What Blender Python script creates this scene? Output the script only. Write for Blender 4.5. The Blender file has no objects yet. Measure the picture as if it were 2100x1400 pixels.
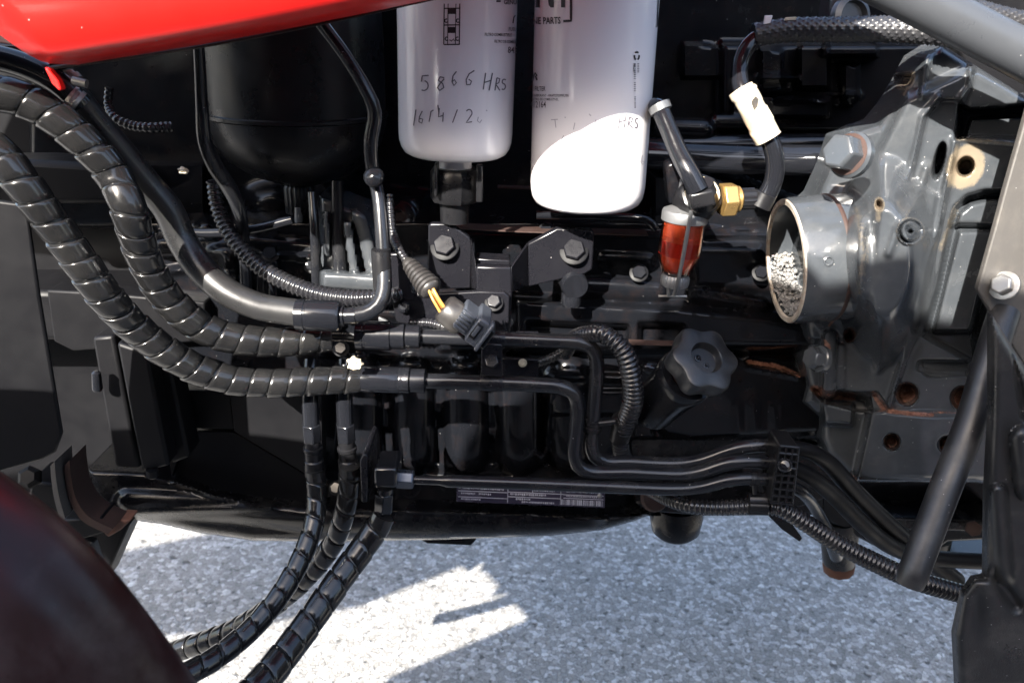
import bpy, bmesh, math, random
import numpy as np
from mathutils import Vector, Matrix

random.seed(7)
rng = np.random.default_rng(7)
C = bpy.context.scene.collection
sc = bpy.context.scene
R_ = math.radians

# ------------------------------------------------------------------ camera
FPX = 1633.0                                   # focal length in pixels of a 2100 px wide frame
CAM = Vector((0.0, -0.62, 1.0))
PITCH, ROLL = R_(22), R_(1.5)
FW = Vector((0, math.cos(PITCH), -math.sin(PITCH)))
_r0, _u0 = Vector((1, 0, 0)), Vector((0, math.sin(PITCH), math.cos(PITCH)))
RT = _r0 * math.cos(ROLL) + _u0 * math.sin(ROLL)
UP = -_r0 * math.sin(ROLL) + _u0 * math.cos(ROLL)
cd = bpy.data.cameras.new('camera')
cam = bpy.data.objects.new('camera', cd); C.objects.link(cam)
cam.matrix_world = Matrix((( RT.x, UP.x, -FW.x, CAM.x), (RT.y, UP.y, -FW.y, CAM.y), (RT.z, UP.z, -FW.z, CAM.z), (0, 0, 0, 1)))
cd.sensor_width = 36; cd.lens = 36 * FPX / 2100
cd.clip_start, cd.clip_end = 0.02, 400
cd.dof.use_dof = True; cd.dof.focus_distance = 0.655; cd.dof.aperture_fstop = 11
sc.camera = cam

# ------------------------------------------------------------------ light
SUN_AZ, SUN_EL = R_(-25), R_(34)               # measured from the viewer's side, negative = left
SUN = Vector((math.sin(SUN_AZ) * math.cos(SUN_EL), -math.cos(SUN_AZ) * math.cos(SUN_EL), math.sin(SUN_EL)))
w = bpy.data.worlds.new('World'); sc.world = w; w.use_nodes = True
nt = w.node_tree; bg = nt.nodes['Background']
sky = nt.nodes.new('ShaderNodeTexSky'); sky.sky_type = 'NISHITA'; sky.sun_disc = False
sky.sun_elevation = SUN_EL; sky.sun_rotation = math.atan2(SUN.x, SUN.y)
sky.dust_density = 3.0; sky.ozone_density = 0.6; sky.air_density = 1.0
nt.links.new(sky.outputs['Color'], bg.inputs['Color']); bg.inputs['Strength'].default_value = 0.13
sl = bpy.data.lights.new('sun', 'SUN'); sl.energy = 5.0; sl.angle = R_(0.5); sl.color = (1, 0.95, 0.87)
so = bpy.data.objects.new('sun', sl); C.objects.link(so)
so.rotation_euler = SUN.to_track_quat('Z', 'Y').to_euler()
sc.view_settings.view_transform = 'Standard'; sc.view_settings.look = 'None'
sc.view_settings.exposure = 2.42; sc.view_settings.gamma = 1
sc.view_settings.use_curve_mapping = False
sc.cycles.use_denoising = True
sc.cycles.max_bounces = 8; sc.cycles.transmission_bounces = 8
sc.cycles.sample_clamp_indirect = 8

# ------------------------------------------------------------------ projection helpers: a picture trace plus its own depth y gives a point in the place
_F, _R, _U, _C = (np.array(v) for v in (FW, RT, UP, CAM))
def PA(u, v, y):
    u, v, y = np.broadcast_arrays(np.asarray(u, float), np.asarray(v, float), np.asarray(y, float))
    d = _F + ((u - 1050) / FPX)[..., None] * _R - ((v - 700) / FPX)[..., None] * _U
    t = (y - _C[1]) / d[..., 1]
    return _C + d * t[..., None]
def P(u, v, y): return Vector(PA(u, v, y))
def S(u, v, y):                                # metres per pixel there
    return float(np.dot(PA(u, v, y) - _C, _F)) / FPX
def CAMV(r, u, f):                             # direction from right / up / toward-viewer amounts
    return (RT * r + UP * u - FW * f).normalized()

# ------------------------------------------------------------------ materials
def newmat(name):
    m = bpy.data.materials.new(name); m.use_nodes = True
    n = m.node_tree.nodes; return m, n, m.node_tree.links, n['Principled BSDF']
def N(n, t, **kw):
    x = n.new('ShaderNode' + t)
    for k, v in kw.items():
        if k in x.inputs.keys(): x.inputs[k].default_value = v
        else: setattr(x, k, v)
    return x
def surf(name, col, rough=0.35, metal=0.0, bump=0.12, bscale=260, rvar=0.12, dust=0.0, dustcol=(0.5, 0.47, 0.42), spec=0.5, attr_rust=False, mottled=0.0, specks=0.0, coat=0.0, grime=0.0):
    m, n, l, b = newmat(name)
    tc = N(n, 'TexCoord')
    b.inputs['Metallic'].default_value = metal
    b.inputs['Specular IOR Level'].default_value = spec
    b.inputs['Coat Weight'].default_value = coat; b.inputs['Coat Roughness'].default_value = 0.08
    no = N(n, 'TexNoise', Scale=bscale, Detail=6.0, Roughness=0.6); l.new(tc.outputs['Object'], no.inputs['Vector'])
    no2 = N(n, 'TexNoise', Scale=38.0, Detail=7.0, Roughness=0.62); l.new(tc.outputs['Object'], no2.inputs['Vector'])
    mr = N(n, 'MapRange'); mr.inputs['From Min'].default_value = 0.3; mr.inputs['From Max'].default_value = 0.7
    mr.inputs['To Min'].default_value = max(0.02, rough - rvar); mr.inputs['To Max'].default_value = rough + rvar
    l.new(no2.outputs['Fac'], mr.inputs['Value']); l.new(mr.outputs['Result'], b.inputs['Roughness'])
    cur = None
    base = N(n, 'RGB'); base.outputs[0].default_value = (*col, 1); cur = base.outputs[0]
    def mix(fac, c2, prev):
        mx = N(n, 'Mix', data_type='RGBA'); mx.inputs[0].default_value = 0
        l.new(fac, mx.inputs[0]); l.new(prev, mx.inputs[6])
        if isinstance(c2, tuple): mx.inputs[7].default_value = (*c2, 1)
        else: l.new(c2, mx.inputs[7])
        return mx.outputs[2]
    def ramp(src, a, bb, top=1.0):
        r = N(n, 'MapRange'); r.inputs['From Min'].default_value = a; r.inputs['From Max'].default_value = bb
        r.inputs['To Max'].default_value = top; l.new(src, r.inputs['Value']); return r.outputs['Result']
    if mottled: cur = mix(ramp(no2.outputs['Fac'], 0.42, 0.66, mottled), tuple(min(1, c * 2.2 + 0.006) for c in col), cur)
    if dust:
        n3 = N(n, 'TexNoise', Scale=22.0, Detail=9.0, Roughness=0.7); l.new(tc.outputs['Object'], n3.inputs['Vector'])
        cur = mix(ramp(n3.outputs['Fac'], 0.5, 0.75, dust), dustcol, cur)
    if grime:
        n4 = N(n, 'TexNoise', Scale=60.0, Detail=8.0, Roughness=0.75); l.new(tc.outputs['Object'], n4.inputs['Vector'])
        cur = mix(ramp(n4.outputs['Fac'], 0.5, 0.72, grime), (0.16, 0.07, 0.03), cur)
    if specks:
        vo = N(n, 'TexVoronoi', Scale=330.0); l.new(tc.outputs['Object'], vo.inputs['Vector'])
        lt = N(n, 'Math', operation='LESS_THAN'); l.new(vo.outputs['Distance'], lt.inputs[0]); lt.inputs[1].default_value = 0.13
        sp = N(n, 'SeparateColor'); l.new(vo.outputs['Color'], sp.inputs[0])
        gt = N(n, 'Math', operation='GREATER_THAN'); l.new(sp.outputs[0], gt.inputs[0]); gt.inputs[1].default_value = 1 - specks
        mu = N(n, 'Math', operation='MULTIPLY'); l.new(lt.outputs[0], mu.inputs[0]); l.new(gt.outputs[0], mu.inputs[1])
        cur = mix(mu.outputs[0], (0.26, 0.25, 0.24), cur)
    if attr_rust:
        at = N(n, 'Attribute', attribute_name='rust')
        n5 = N(n, 'TexNoise', Scale=240.0, Detail=6.0, Roughness=0.7); l.new(tc.outputs['Object'], n5.inputs['Vector'])
        ad = N(n, 'Math', operation='ADD'); l.new(at.outputs['Fac'], ad.inputs[0]); l.new(n5.outputs['Fac'], ad.inputs[1])
        f = ramp(ad.outputs[0], 0.78, 1.05)
        cr = N(n, 'ValToRGB'); l.new(n5.outputs['Fac'], cr.inputs[0])
        e = cr.color_ramp.elements; e[0].position = 0.35; e[0].color = (0.075, 0.026, 0.016, 1); e[1].position = 0.68; e[1].color = (0.24, 0.125, 0.088, 1)
        cur = mix(f, cr.outputs[0], cur)
        at2 = N(n, 'Attribute', attribute_name='pale')
        ad2 = N(n, 'Math', operation='ADD'); l.new(at2.outputs['Fac'], ad2.inputs[0]); l.new(n5.outputs['Fac'], ad2.inputs[1])
        cur = mix(ramp(ad2.outputs[0], 0.75, 1.15, 0.9), (0.17, 0.14, 0.10), cur)
    l.new(cur, b.inputs['Base Color'])
    bp = N(n, 'Bump'); bp.inputs['Strength'].default_value = bump; bp.inputs['Distance'].default_value = 0.0006
    l.new(no.outputs['Fac'], bp.inputs['Height'])
    if bump > 0:
        bp2 = N(n, 'Bump'); bp2.inputs['Strength'].default_value = min(1, bump * 1.2); bp2.inputs['Distance'].default_value = 0.0012
        l.new(no2.outputs['Fac'], bp2.inputs['Height']); l.new(bp.outputs['Normal'], bp2.inputs['Normal'])
        l.new(bp2.outputs['Normal'], b.inputs['Normal'])
    return m

M = {}
M['block'] = surf('engine_paint_shaded', (0.0045, 0.005, 0.0065), 0.20, spec=.26, bump=0.10, bscale=180, rvar=0.10, specks=0.015, grime=0.04, attr_rust=True)  # same paint as the casting, coloured far darker to stand in for shade
M['pan'] = surf('oil_pan_black_paint', (0.004, 0.004, 0.005), 0.24, spec=.26, bump=0.06, bscale=140, attr_rust=True, dust=0.05)
M['cast'] = surf('casting_paint_lit', (0.036, 0.040, 0.045), 0.20, spec=.6, bump=0.14, bscale=90, rvar=0.10, specks=0.07, dust=0.05, attr_rust=True, mottled=0.12)  # same paint as the block; lighter copy tuned to the sunlit casting
M['gloss'] = surf('gloss_black_steel', (0.007, 0.0075, 0.0095), 0.14, spec=.45, bump=0.02, bscale=200, rvar=0.05, specks=0.02)
M['pipe'] = surf('satin_black_pipe', (0.008, 0.0085, 0.0105), 0.20, spec=.45, bump=0.02, bscale=220, rvar=0.05, specks=0.02, dust=0.03)
M['bracket'] = surf('satin_black_bracket', (0.0065, 0.0065, 0.0085), 0.28, spec=.3, bump=0.05, bscale=300, rvar=0.08, specks=0.02)
M['deep'] = surf('shade_black', (0.0034, 0.0034, 0.0042), 0.5, bump=0.05, bscale=200, rvar=.08, spec=.18)  # near-black copy of the bracket paint, darkened to stand in for shade
M['rubber'] = surf('black_rubber', (0.013, 0.013, 0.0135), 0.32, spec=.45, bump=0.08, bscale=500, dust=0.015)
M['spiral'] = surf('black_spiral_plastic', (0.008, 0.008, 0.0084), 0.18, spec=.5, bump=0.04, bscale=260, rvar=0.06, dust=0.015)
M['plastic'] = surf('black_plastic', (0.0075, 0.0075, 0.0085), 0.32, spec=.32, bump=0.04, bscale=400)
M['conduit'] = surf('corrugated_plastic', (0.011, 0.011, 0.013), 0.24, spec=.5, bump=0.03, bscale=400, dust=0.05)
M['capplastic'] = surf('grey_black_cap_plastic', (0.0065, 0.007, 0.0085), 0.38, bump=0.06, bscale=500, dust=0.04)
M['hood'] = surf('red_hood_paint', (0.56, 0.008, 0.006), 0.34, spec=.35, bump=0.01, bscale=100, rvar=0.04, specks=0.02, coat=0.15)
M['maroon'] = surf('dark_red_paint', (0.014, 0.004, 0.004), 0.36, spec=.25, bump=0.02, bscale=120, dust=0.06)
M['white'] = surf('white_filter_enamel', (0.76, 0.74, 0.75), 0.22, bump=0.008, bscale=60, rvar=0.05, coat=0.3)
M['ink'] = surf('black_print_ink', (0.014, 0.010, 0.012), 0.5, bump=0)
M['inkfade'] = surf('faded_pen_ink', (0.11, 0.10, 0.115), 0.5, bump=0)
M['inkfaint'] = surf('faint_pen_ink', (0.34, 0.33, 0.36), 0.5, bump=0)
M['steel'] = surf('bare_steel', (0.30, 0.295, 0.28), 0.38, metal=0.85, bump=0.05, bscale=400, grime=0.25)
M['zinc'] = surf('dull_zinc', (0.15, 0.153, 0.157), 0.42, metal=0.6, bump=0.08, bscale=300)
M['bluezinc'] = surf('blue_grey_plating', (0.075, 0.085, 0.105), 0.3, metal=.5, bump=.03)
M['brass'] = surf('brass', (0.52, 0.33, 0.12), 0.33, metal=0.85, bump=0.06, bscale=300)
M['rust'] = surf('rusty_steel', (0.085, 0.034, 0.020), 0.8, bump=0.5, bscale=220, mottled=0.5)
M['darkrust'] = surf('dark_rusty_steel', (0.022, 0.009, 0.006), 0.75, bump=0.5, bscale=200, mottled=0.4)
M['tape'] = surf('cream_tape', (0.36, 0.32, 0.245), 0.6, bump=0.3, bscale=150, dust=0.8, dustcol=(0.42, 0.22, 0.10))
M['cream'] = surf('cream_plastic', (0.55, 0.47, 0.33), 0.6, bump=0.5, bscale=260)
M['salt'] = surf('white_crystal', (0.17, 0.165, 0.16), 0.6, bump=1.0, bscale=700, dust=0.3, dustcol=(0.4, 0.37, 0.33))
M['guard'] = surf('dusty_grey_guard_paint', (0.060, 0.056, 0.052), 0.45, bump=0.08, bscale=400, dust=0.25, dustcol=(0.2, 0.18, 0.15), specks=0.02)
M['gritty'] = surf('gritty_black_casting', (0.014, 0.014, 0.0145), 0.34, spec=.45, bump=0.30, bscale=700, specks=0.08, dust=0.08)
M['strut'] = surf('grey_strut_paint', (0.040, 0.043, 0.048), 0.34, bump=0.04, bscale=200, specks=0.03)
M['wireo'] = surf('orange_wire', (0.36, 0.12, 0.025), 0.4, bump=0)
M['wirey'] = surf('yellow_wire', (0.36, 0.19, 0.04), 0.4, bump=0)
M['braid'] = surf('braided_sleeve', (0.020, 0.020, 0.022), 0.34, bump=0.04, bscale=500)
M['label'] = surf('dark_violet_foil', (0.040, 0.034, 0.060), 0.25, metal=0.5, bump=0.03, bscale=300)
M['foilprint'] = surf('silver_foil_print', (0.42, 0.41, 0.46), 0.4, metal=0.3, bump=0)
M['connector'] = surf('slate_connector_plastic', (0.042, 0.048, 0.060), 0.33, bump=0.05, bscale=400)
M['boot'] = surf('warm_black_boot', (0.020, 0.0185, 0.018), 0.38, bump=0.08, bscale=400, dust=0.08)
# sediment glass and fuel
m, n, l, b = newmat('amber_glass'); b.inputs['Base Color'].default_value = (1.0, 0.58, 0.42, 1); b.inputs['Transmission Weight'].default_value = 1
b.inputs['Roughness'].default_value = 0.03; b.inputs['IOR'].default_value = 1.45; M['glass'] = m
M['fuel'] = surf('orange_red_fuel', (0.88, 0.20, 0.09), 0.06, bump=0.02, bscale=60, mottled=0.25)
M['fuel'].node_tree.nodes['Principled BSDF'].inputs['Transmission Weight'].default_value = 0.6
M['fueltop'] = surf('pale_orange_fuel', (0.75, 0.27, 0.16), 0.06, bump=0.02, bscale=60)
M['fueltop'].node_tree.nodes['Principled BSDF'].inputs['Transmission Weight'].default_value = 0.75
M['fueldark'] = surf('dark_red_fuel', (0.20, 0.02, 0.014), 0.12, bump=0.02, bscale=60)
# asphalt: chips of stone in dark binder
m, n, l, b = newmat('worn_asphalt')
tc = N(n, 'TexCoord'); 
wn = N(n, 'TexNoise', Scale=60.0, Detail=3.0); l.new(tc.outputs['Object'], wn.inputs['Vector'])
mxv = N(n, 'Mix', data_type='VECTOR'); mxv.inputs[0].default_value = 0.012
l.new(tc.outputs['Object'], mxv.inputs[4]); l.new(wn.outputs['Color'], mxv.inputs[5])
v1 = N(n, 'TexVoronoi', Scale=105.0); v1.feature = 'F1'; l.new(mxv.outputs[1], v1.inputs['Vector'])
ve = N(n, 'TexVoronoi', Scale=105.0); ve.feature = 'DISTANCE_TO_EDGE'; l.new(mxv.outputs[1], ve.inputs['Vector'])
v2 = N(n, 'TexVoronoi', Scale=260.0); l.new(mxv.outputs[1], v2.inputs['Vector'])
sep = N(n, 'SeparateColor'); l.new(v1.outputs['Color'], sep.inputs[0])
cr = N(n, 'ValToRGB'); l.new(sep.outputs[0], cr.inputs[0]); e = cr.color_ramp.elements
e[0].position = 0.0; e[0].color = (0.19, 0.182, 0.170, 1); e[1].position = 1.0; e[1].color = (0.37, 0.352, 0.328, 1)
x = e.new(0.5); x.color = (0.257, 0.246, 0.230, 1); x = e.new(0.97); x.color = (0.42, 0.41, 0.40, 1); x = e.new(0.985); x.color = (0.52, 0.51, 0.49, 1)
gap = N(n, 'MapRange'); l.new(ve.outputs['Distance'], gap.inputs['Value']); gap.inputs['From Max'].default_value = 0.09; gap.inputs['To Min'].default_value = 0.62
sep2 = N(n, 'SeparateColor'); l.new(v2.outputs['Color'], sep2.inputs[0])
fine = N(n, 'MapRange'); l.new(sep2.outputs[0], fine.inputs['Value']); fine.inputs['To Min'].default_value = 0.85; fine.inputs['To Max'].default_value = 1.12
big = N(n, 'TexNoise', Scale=2.3, Detail=5.0); l.new(tc.outputs['Object'], big.inputs['Vector'])
bigr = N(n, 'MapRange'); l.new(big.outputs['Fac'], bigr.inputs['Value']); bigr.inputs['To Min'].default_value = 0.68; bigr.inputs['To Max'].default_value = 1.2
# scattered missing chips
nh = N(n, 'TexNoise', Scale=55.0, Detail=2.0); l.new(tc.outputs['Object'], nh.inputs['Vector'])
hol = N(n, 'MapRange'); l.new(nh.outputs['Fac'], hol.inputs['Value']); hol.inputs['From Min'].default_value = 0.60; hol.inputs['From Max'].default_value = 0.70; hol.inputs['To Min'].default_value = 1.0; hol.inputs['To Max'].default_value = 0.38
def mul(a, bb):
    q = N(n, 'Math', operation='MULTIPLY'); l.new(a, q.inputs[0]); l.new(bb, q.inputs[1]); return q.outputs[0]
fac = mul(mul(mul(gap.outputs[0], fine.outputs[0]), bigr.outputs[0]), hol.outputs[0])
vm = N(n, 'VectorMath', operation='SCALE'); l.new(cr.outputs[0], vm.inputs[0]); l.new(fac, vm.inputs['Scale']); l.new(vm.outputs[0], b.inputs['Base Color'])
b.inputs['Roughness'].default_value = 0.85
hgt = mul(gap.outputs[0], sep.outputs[0])
hh = N(n, 'Math', operation='ADD'); l.new(hgt, hh.inputs[0]); l.new(mul(gap.outputs[0], hol.outputs[0]), hh.inputs[1])
bp = N(n, 'Bump'); bp.inputs['Strength'].default_value = 0.7; bp.inputs['Distance'].default_value = 0.004; l.new(hh.outputs[0], bp.inputs['Height']); l.new(bp.outputs['Normal'], b.inputs['Normal'])
M['asphalt'] = m

# ------------------------------------------------------------------ object helpers
def meta(o, label=None, cat=None, group=None, kind=None):
    if label: o['label'] = label
    if cat: o['category'] = cat
    if group: o['group'] = group
    if kind: o['kind'] = kind
    return o
def thing(name, label, cat, loc, group=None):
    o = bpy.data.objects.new(name, None); C.objects.link(o); o.location = loc; o.empty_display_size = 0.02
    return meta(o, label, cat, group)
def wloc(o):
    v = Vector((0, 0, 0))
    while o is not None: v += o.location; o = o.parent
    return v
def mk(name, verts, faces, mat, parent=None, sharp=38, attrs=None, loc=None):
    verts = np.asarray([tuple(v) for v in verts], float) if not isinstance(verts, np.ndarray) else verts
    if parent is not None: org = wloc(parent)
    else: org = Vector(loc) if loc is not None else Vector((verts.min(0) + verts.max(0)) / 2)
    me = bpy.data.meshes.new(name)
    me.from_pydata((verts - np.array(org)).tolist(), [], faces)
    if attrs:
        for k, a in attrs.items():
            at = me.attributes.new(k, 'FLOAT', 'POINT'); at.data.foreach_set('value', np.asarray(a, np.float32))
    me.validate(); me.update()
    if sharp:
        me.polygons.foreach_set('use_smooth', [True] * len(me.polygons))
        if sharp < 180: me.set_sharp_from_angle(angle=R_(sharp))
    me.materials.append(M[mat] if isinstance(mat, str) else mat)
    o = bpy.data.objects.new(name, me); C.objects.link(o)
    if name.startswith(('printed', 'handwriting', 'pocket_ribs')): o['kind'] = 'stuff'
    if parent is not None: o.parent = parent
    else: o.location = org
    return o
class MB:
    def __init__(s): s.v, s.f = [], []
    def add(s, vf):
        v, f = vf; k = len(s.v); s.v += [tuple(x) for x in v]; s.f += [tuple(i + k for i in q) for q in f]; return s
    def build(s, name, mat, parent=None, sharp=38): return mk(name, np.array(s.v), s.f, mat, parent, sharp)

def spline(pts, step):
    """pts: list of (Vector, radius); Catmull-Rom resampled at about `step` metres"""
    pp = [p for p, r in pts]; rr = [r for p, r in pts]
    if len(pp) == 2:
        L = (pp[1] - pp[0]).length; k = max(2, int(L / step) + 1)
        return [pp[0].lerp(pp[1], i / (k - 1)) for i in range(k)], [rr[0] + (rr[1] - rr[0]) * i / (k - 1) for i in range(k)]
    e0 = pp[0] * 2 - pp[1]; e1 = pp[-1] * 2 - pp[-2]
    q = [e0] + pp + [e1]; dense, dr = [], []
    for i in range(len(pp) - 1):
        a, b_, c, d = q[i], q[i + 1], q[i + 2], q[i + 3]
        t0 = 0; t1 = t0 + max(1e-5, (b_ - a).length) ** 0.5; t2 = t1 + max(1e-5, (c - b_).length) ** 0.5; t3 = t2 + max(1e-5, (d - c).length) ** 0.5
        for k in range(24):
            t = t1 + (t2 - t1) * k / 24
            A1 = a * ((t1 - t) / (t1 - t0)) + b_ * ((t - t0) / (t1 - t0)); A2 = b_ * ((t2 - t) / (t2 - t1)) + c * ((t - t1) / (t2 - t1)); A3 = c * ((t3 - t) / (t3 - t2)) + d * ((t - t2) / (t3 - t2))
            B1 = A1 * ((t2 - t) / (t2 - t0)) + A2 * ((t - t0) / (t2 - t0)); B2 = A2 * ((t3 - t) / (t3 - t1)) + A3 * ((t - t1) / (t3 - t1))
            dense.append(B1 * ((t2 - t) / (t2 - t1)) + B2 * ((t - t1) / (t2 - t1))); dr.append(rr[i] + (rr[i + 1] - rr[i]) * k / 24)
    dense.append(pp[-1]); dr.append(rr[-1])
    s = [0.0]
    for i in range(1, len(dense)): s.append(s[-1] + (dense[i] - dense[i - 1]).length)
    k = max(3, int(s[-1] / step) + 1); out, ro = [], []; j = 0
    for i in range(k):
        t = s[-1] * i / (k - 1)
        while j < len(s) - 2 and s[j + 1] < t: j += 1
        f = (t - s[j]) / max(1e-9, s[j + 1] - s[j]); out.append(dense[j].lerp(dense[j + 1], f)); ro.append(dr[j] + (dr[j + 1] - dr[j]) * f)
    return out, ro
def frames(path):
    fr = []; T0 = (path[1] - path[0]).normalized()
    ref = Vector((0, 0, 1)) if abs(T0.z) < 0.9 else Vector((0, -1, 0))
    Nn = (ref - T0 * ref.dot(T0)).normalized()
    for i in range(len(path)):
        a = path[max(0, i - 1)]; b_ = path[min(len(path) - 1, i + 1)]; T = (b_ - a).normalized()
        Nn = (Nn - T * Nn.dot(T)).normalized(); fr.append((T, Nn, T.cross(Nn)))
    return fr
def px(pts): return [(P(u, v, y), r * S(u, v, y)) for u, v, y, r in pts]
def sweep(path, rad, seg=16, cap=True, mod=None):
    fr = frames(path); V, Fc = [], []
    for i, (p, r, (T, Nn, B)) in enumerate(zip(path, rad, fr)):
        for k in range(seg):
            a = 2 * math.pi * k / seg; rr = r * (mod(i, a) if mod else 1)
            V.append(p + Nn * (rr * math.cos(a)) + B * (rr * math.sin(a)))
    for i in range(len(path) - 1):
        for k in range(seg):
            k2 = (k + 1) % seg; Fc.append((i * seg + k, (i + 1) * seg + k, (i + 1) * seg + k2, i * seg + k2))
    if cap:
        Fc.append(tuple(range(seg))); n0 = (len(path) - 1) * seg; Fc.append(tuple(n0 + k for k in reversed(range(seg))))
    return V, Fc
def tube(name, pts, mat, parent=None, seg=16, step=0.006, label=None, cat=None, group=None):
    path, rad = spline(px(pts), step); v, f = sweep(path, rad, seg)
    o = mk(name, v, f, mat, parent, 60); return meta(o, label, cat, group)
def corrugated(name, pts, mat, pitch=0.0042, depth=0.16, parent=None, seg=14):
    path, rad = spline(px(pts), pitch / 6)
    tab = (1 + depth * .5, 1 + depth * .5, 1 + depth * .42, 1 - depth * .5, 1 - depth * .5, 1 - depth * .3)
    v, f = sweep(path, rad, seg, True, lambda i, a: tab[i % 6])
    return mk(name, v, f, mat, parent, 75)
def at_len(path):
    s = [0.0]
    for i in range(1, len(path)): s.append(s[-1] + (path[i] - path[i - 1]).length)
    return s
def spiral_wrap(name, pts, mat, pitch, width=0.9, parent=None, thick=0.0016, hand=1, cone=0.05, step=0.003, phase=0.0, grow=1.0):
    path, rad = spline(px(pts), step); fr = frames(path); s = at_len(path); L = s[-1]
    def samp(t):
        t = min(max(t, 0), L); k = min(len(path) - 2, int(t / L * (len(path) - 1))); f = t / L * (len(path) - 1) - k
        a, b_ = fr[k], fr[k + 1]
        return path[k].lerp(path[k + 1], f), a[1].lerp(b_[1], f), a[2].lerp(b_[2], f), rad[k] + (rad[k + 1] - rad[k]) * f
    V, Fc = [], []; per = 22; nt_ = int(L / pitch * per); prof = [(-.5, -.9), (-.5, .55), (-.46, .92), (-.3, 1.0), (0.2, 1.0), (.44, .95), (.5, .6), (.5, -.9)]
    for i in range(nt_ + 1):
        th = 2 * math.pi * i / per * hand + phase; sc_ = pitch * i / per
        wob = 1 + 0.035 * math.sin(i * 0.37) * math.sin(i * 0.051); sc_ += pitch * .06 * math.sin(i * .083 + phase) * math.sin(i * .029 + 1)
        for a, h in prof:
            p, Nn, B, r = samp(sc_ + a * pitch * width)
            rr = r * (1 + cone * a) * wob + thick * (h - 1)
            V.append(p + Nn * (rr * math.cos(th)) + B * (rr * math.sin(th)))
    k = len(prof)
    for i in range(nt_):
        for j in range(k):
            j2 = (j + 1) % k; q = (i * k + j, i * k + j2, (i + 1) * k + j2, (i + 1) * k + j)
            Fc.append(q if hand > 0 else q[::-1])
    return mk(name, V, Fc, mat, parent, 50)
def lathe_vf(prof, O, A, seg=32, cap=True, mod=None):
    A = A.normalized(); ref = Vector((0, 0, 1)) if abs(A.z) < 0.9 else Vector((1, 0, 0))
    X = (ref - A * ref.dot(A)).normalized(); Y = A.cross(X); V, Fc = [], []
    for i, (r, h) in enumerate(prof):
        for k in range(seg):
            a = 2 * math.pi * k / seg; rr = max(r, 1e-5) * (mod(i, a) if mod else 1)
            V.append(O + A * h + X * (rr * math.cos(a)) + Y * (rr * math.sin(a)))
    for i in range(len(prof) - 1):
        for k in range(seg):
            k2 = (k + 1) % seg; Fc.append((i * seg + k, i * seg + k2, (i + 1) * seg + k2, (i + 1) * seg + k))
    if cap:
        Fc.append(tuple(reversed(range(seg)))); n0 = (len(prof) - 1) * seg; Fc.append(tuple(n0 + k for k in range(seg)))
    return V, Fc
def lathe(name, prof, O, A, mat, parent=None, seg=36, cap=True, mod=None, sharp=38):
    v, f = lathe_vf(prof, O, A, seg, cap, mod); return mk(name, v, f, mat, parent, sharp)
def hex_vf(O, A, R, h, rot=0.0, ch=0.12):
    A = A.normalized(); ref = Vector((0, 0, 1)) if abs(A.z) < 0.9 else Vector((1, 0, 0))
    X = (ref - A * ref.dot(A)).normalized(); Y = A.cross(X); V, Fc = [], []
    for r, z, s_ in ((R, 0, 6), (R, h * (1 - ch), 6), (R * .88, h, 6)):
        for k in range(6):
            a = math.pi * k / 3 + rot; V.append(O + A * z + X * (r * math.cos(a)) + Y * (r * math.sin(a)))
    for i in range(2):
        for k in range(6): Fc.append((i * 6 + k, i * 6 + (k + 1) % 6, (i + 1) * 6 + (k + 1) % 6, (i + 1) * 6 + k))
    Fc += [(5, 4, 3, 2, 1, 0), (12, 13, 14, 15, 16, 17)]
    return V, Fc
def bevel(o, wd, seg=2, ang=35):
    b_ = o.modifiers.new('bevel', 'BEVEL'); b_.width = wd; b_.segments = seg; b_.limit_method = 'ANGLE'; b_.angle_limit = R_(ang); b_.harden_normals = False
    return o
def bolt(parent, u, v, y, r, h=0.6, A=None, mat='bracket', washer=1.3, rot=0.3):
    A = A or CAMV(-0.05, 0.25, 1.0); s_ = S(u, v, y); O = P(u, v, y)
    o = mk('bolt', *hex_vf(O + A * (0.12 * r * s_), A, r * s_, h * r * s_, rot), mat, parent, 30); bevel(o, 0.0007, 2)
    if washer: lathe('washer', [(washer * r * s_, 0), (washer * r * s_, .09 * r * s_), (washer * r * s_ * .93, .14 * r * s_), (0, .14 * r * s_)], O, A, 'deep', o, 28)
    return o
def plate(name, poly, y, th, mat, parent=None, bev=0.0012, label=None, cat=None, seg=2):
    n_ = len(poly)
    yy = [y(u, v) if callable(y) else y for u, v in poly]
    fr = [P(u, v, q) for (u, v), q in zip(poly, yy)]; bk = [p + Vector((0, th, 0)) for p in fr]
    a = sum(poly[i][0] * poly[(i + 1) % n_][1] - poly[(i + 1) % n_][0] * poly[i][1] for i in range(n_))
    f0 = tuple(range(n_)) if a < 0 else tuple(reversed(range(n_)))
    f = [f0, tuple(n_ + i for i in reversed(f0))]
    for i in range(n_):
        j = (i + 1) % n_; q = (i, j, n_ + j, n_ + i); f.append(q if a > 0 else q[::-1])
    o = mk(name, fr + bk, f, mat, parent, 30)
    if bev: bevel(o, bev, seg)
    return meta(o, label, cat)
def box_px(name, u0, v0, u1, v1, y, th, mat, parent=None, bev=0.001): return plate(name, [(u0, v0), (u1, v0), (u1, v1), (u0, v1)], y, th, mat, parent, bev)

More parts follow.
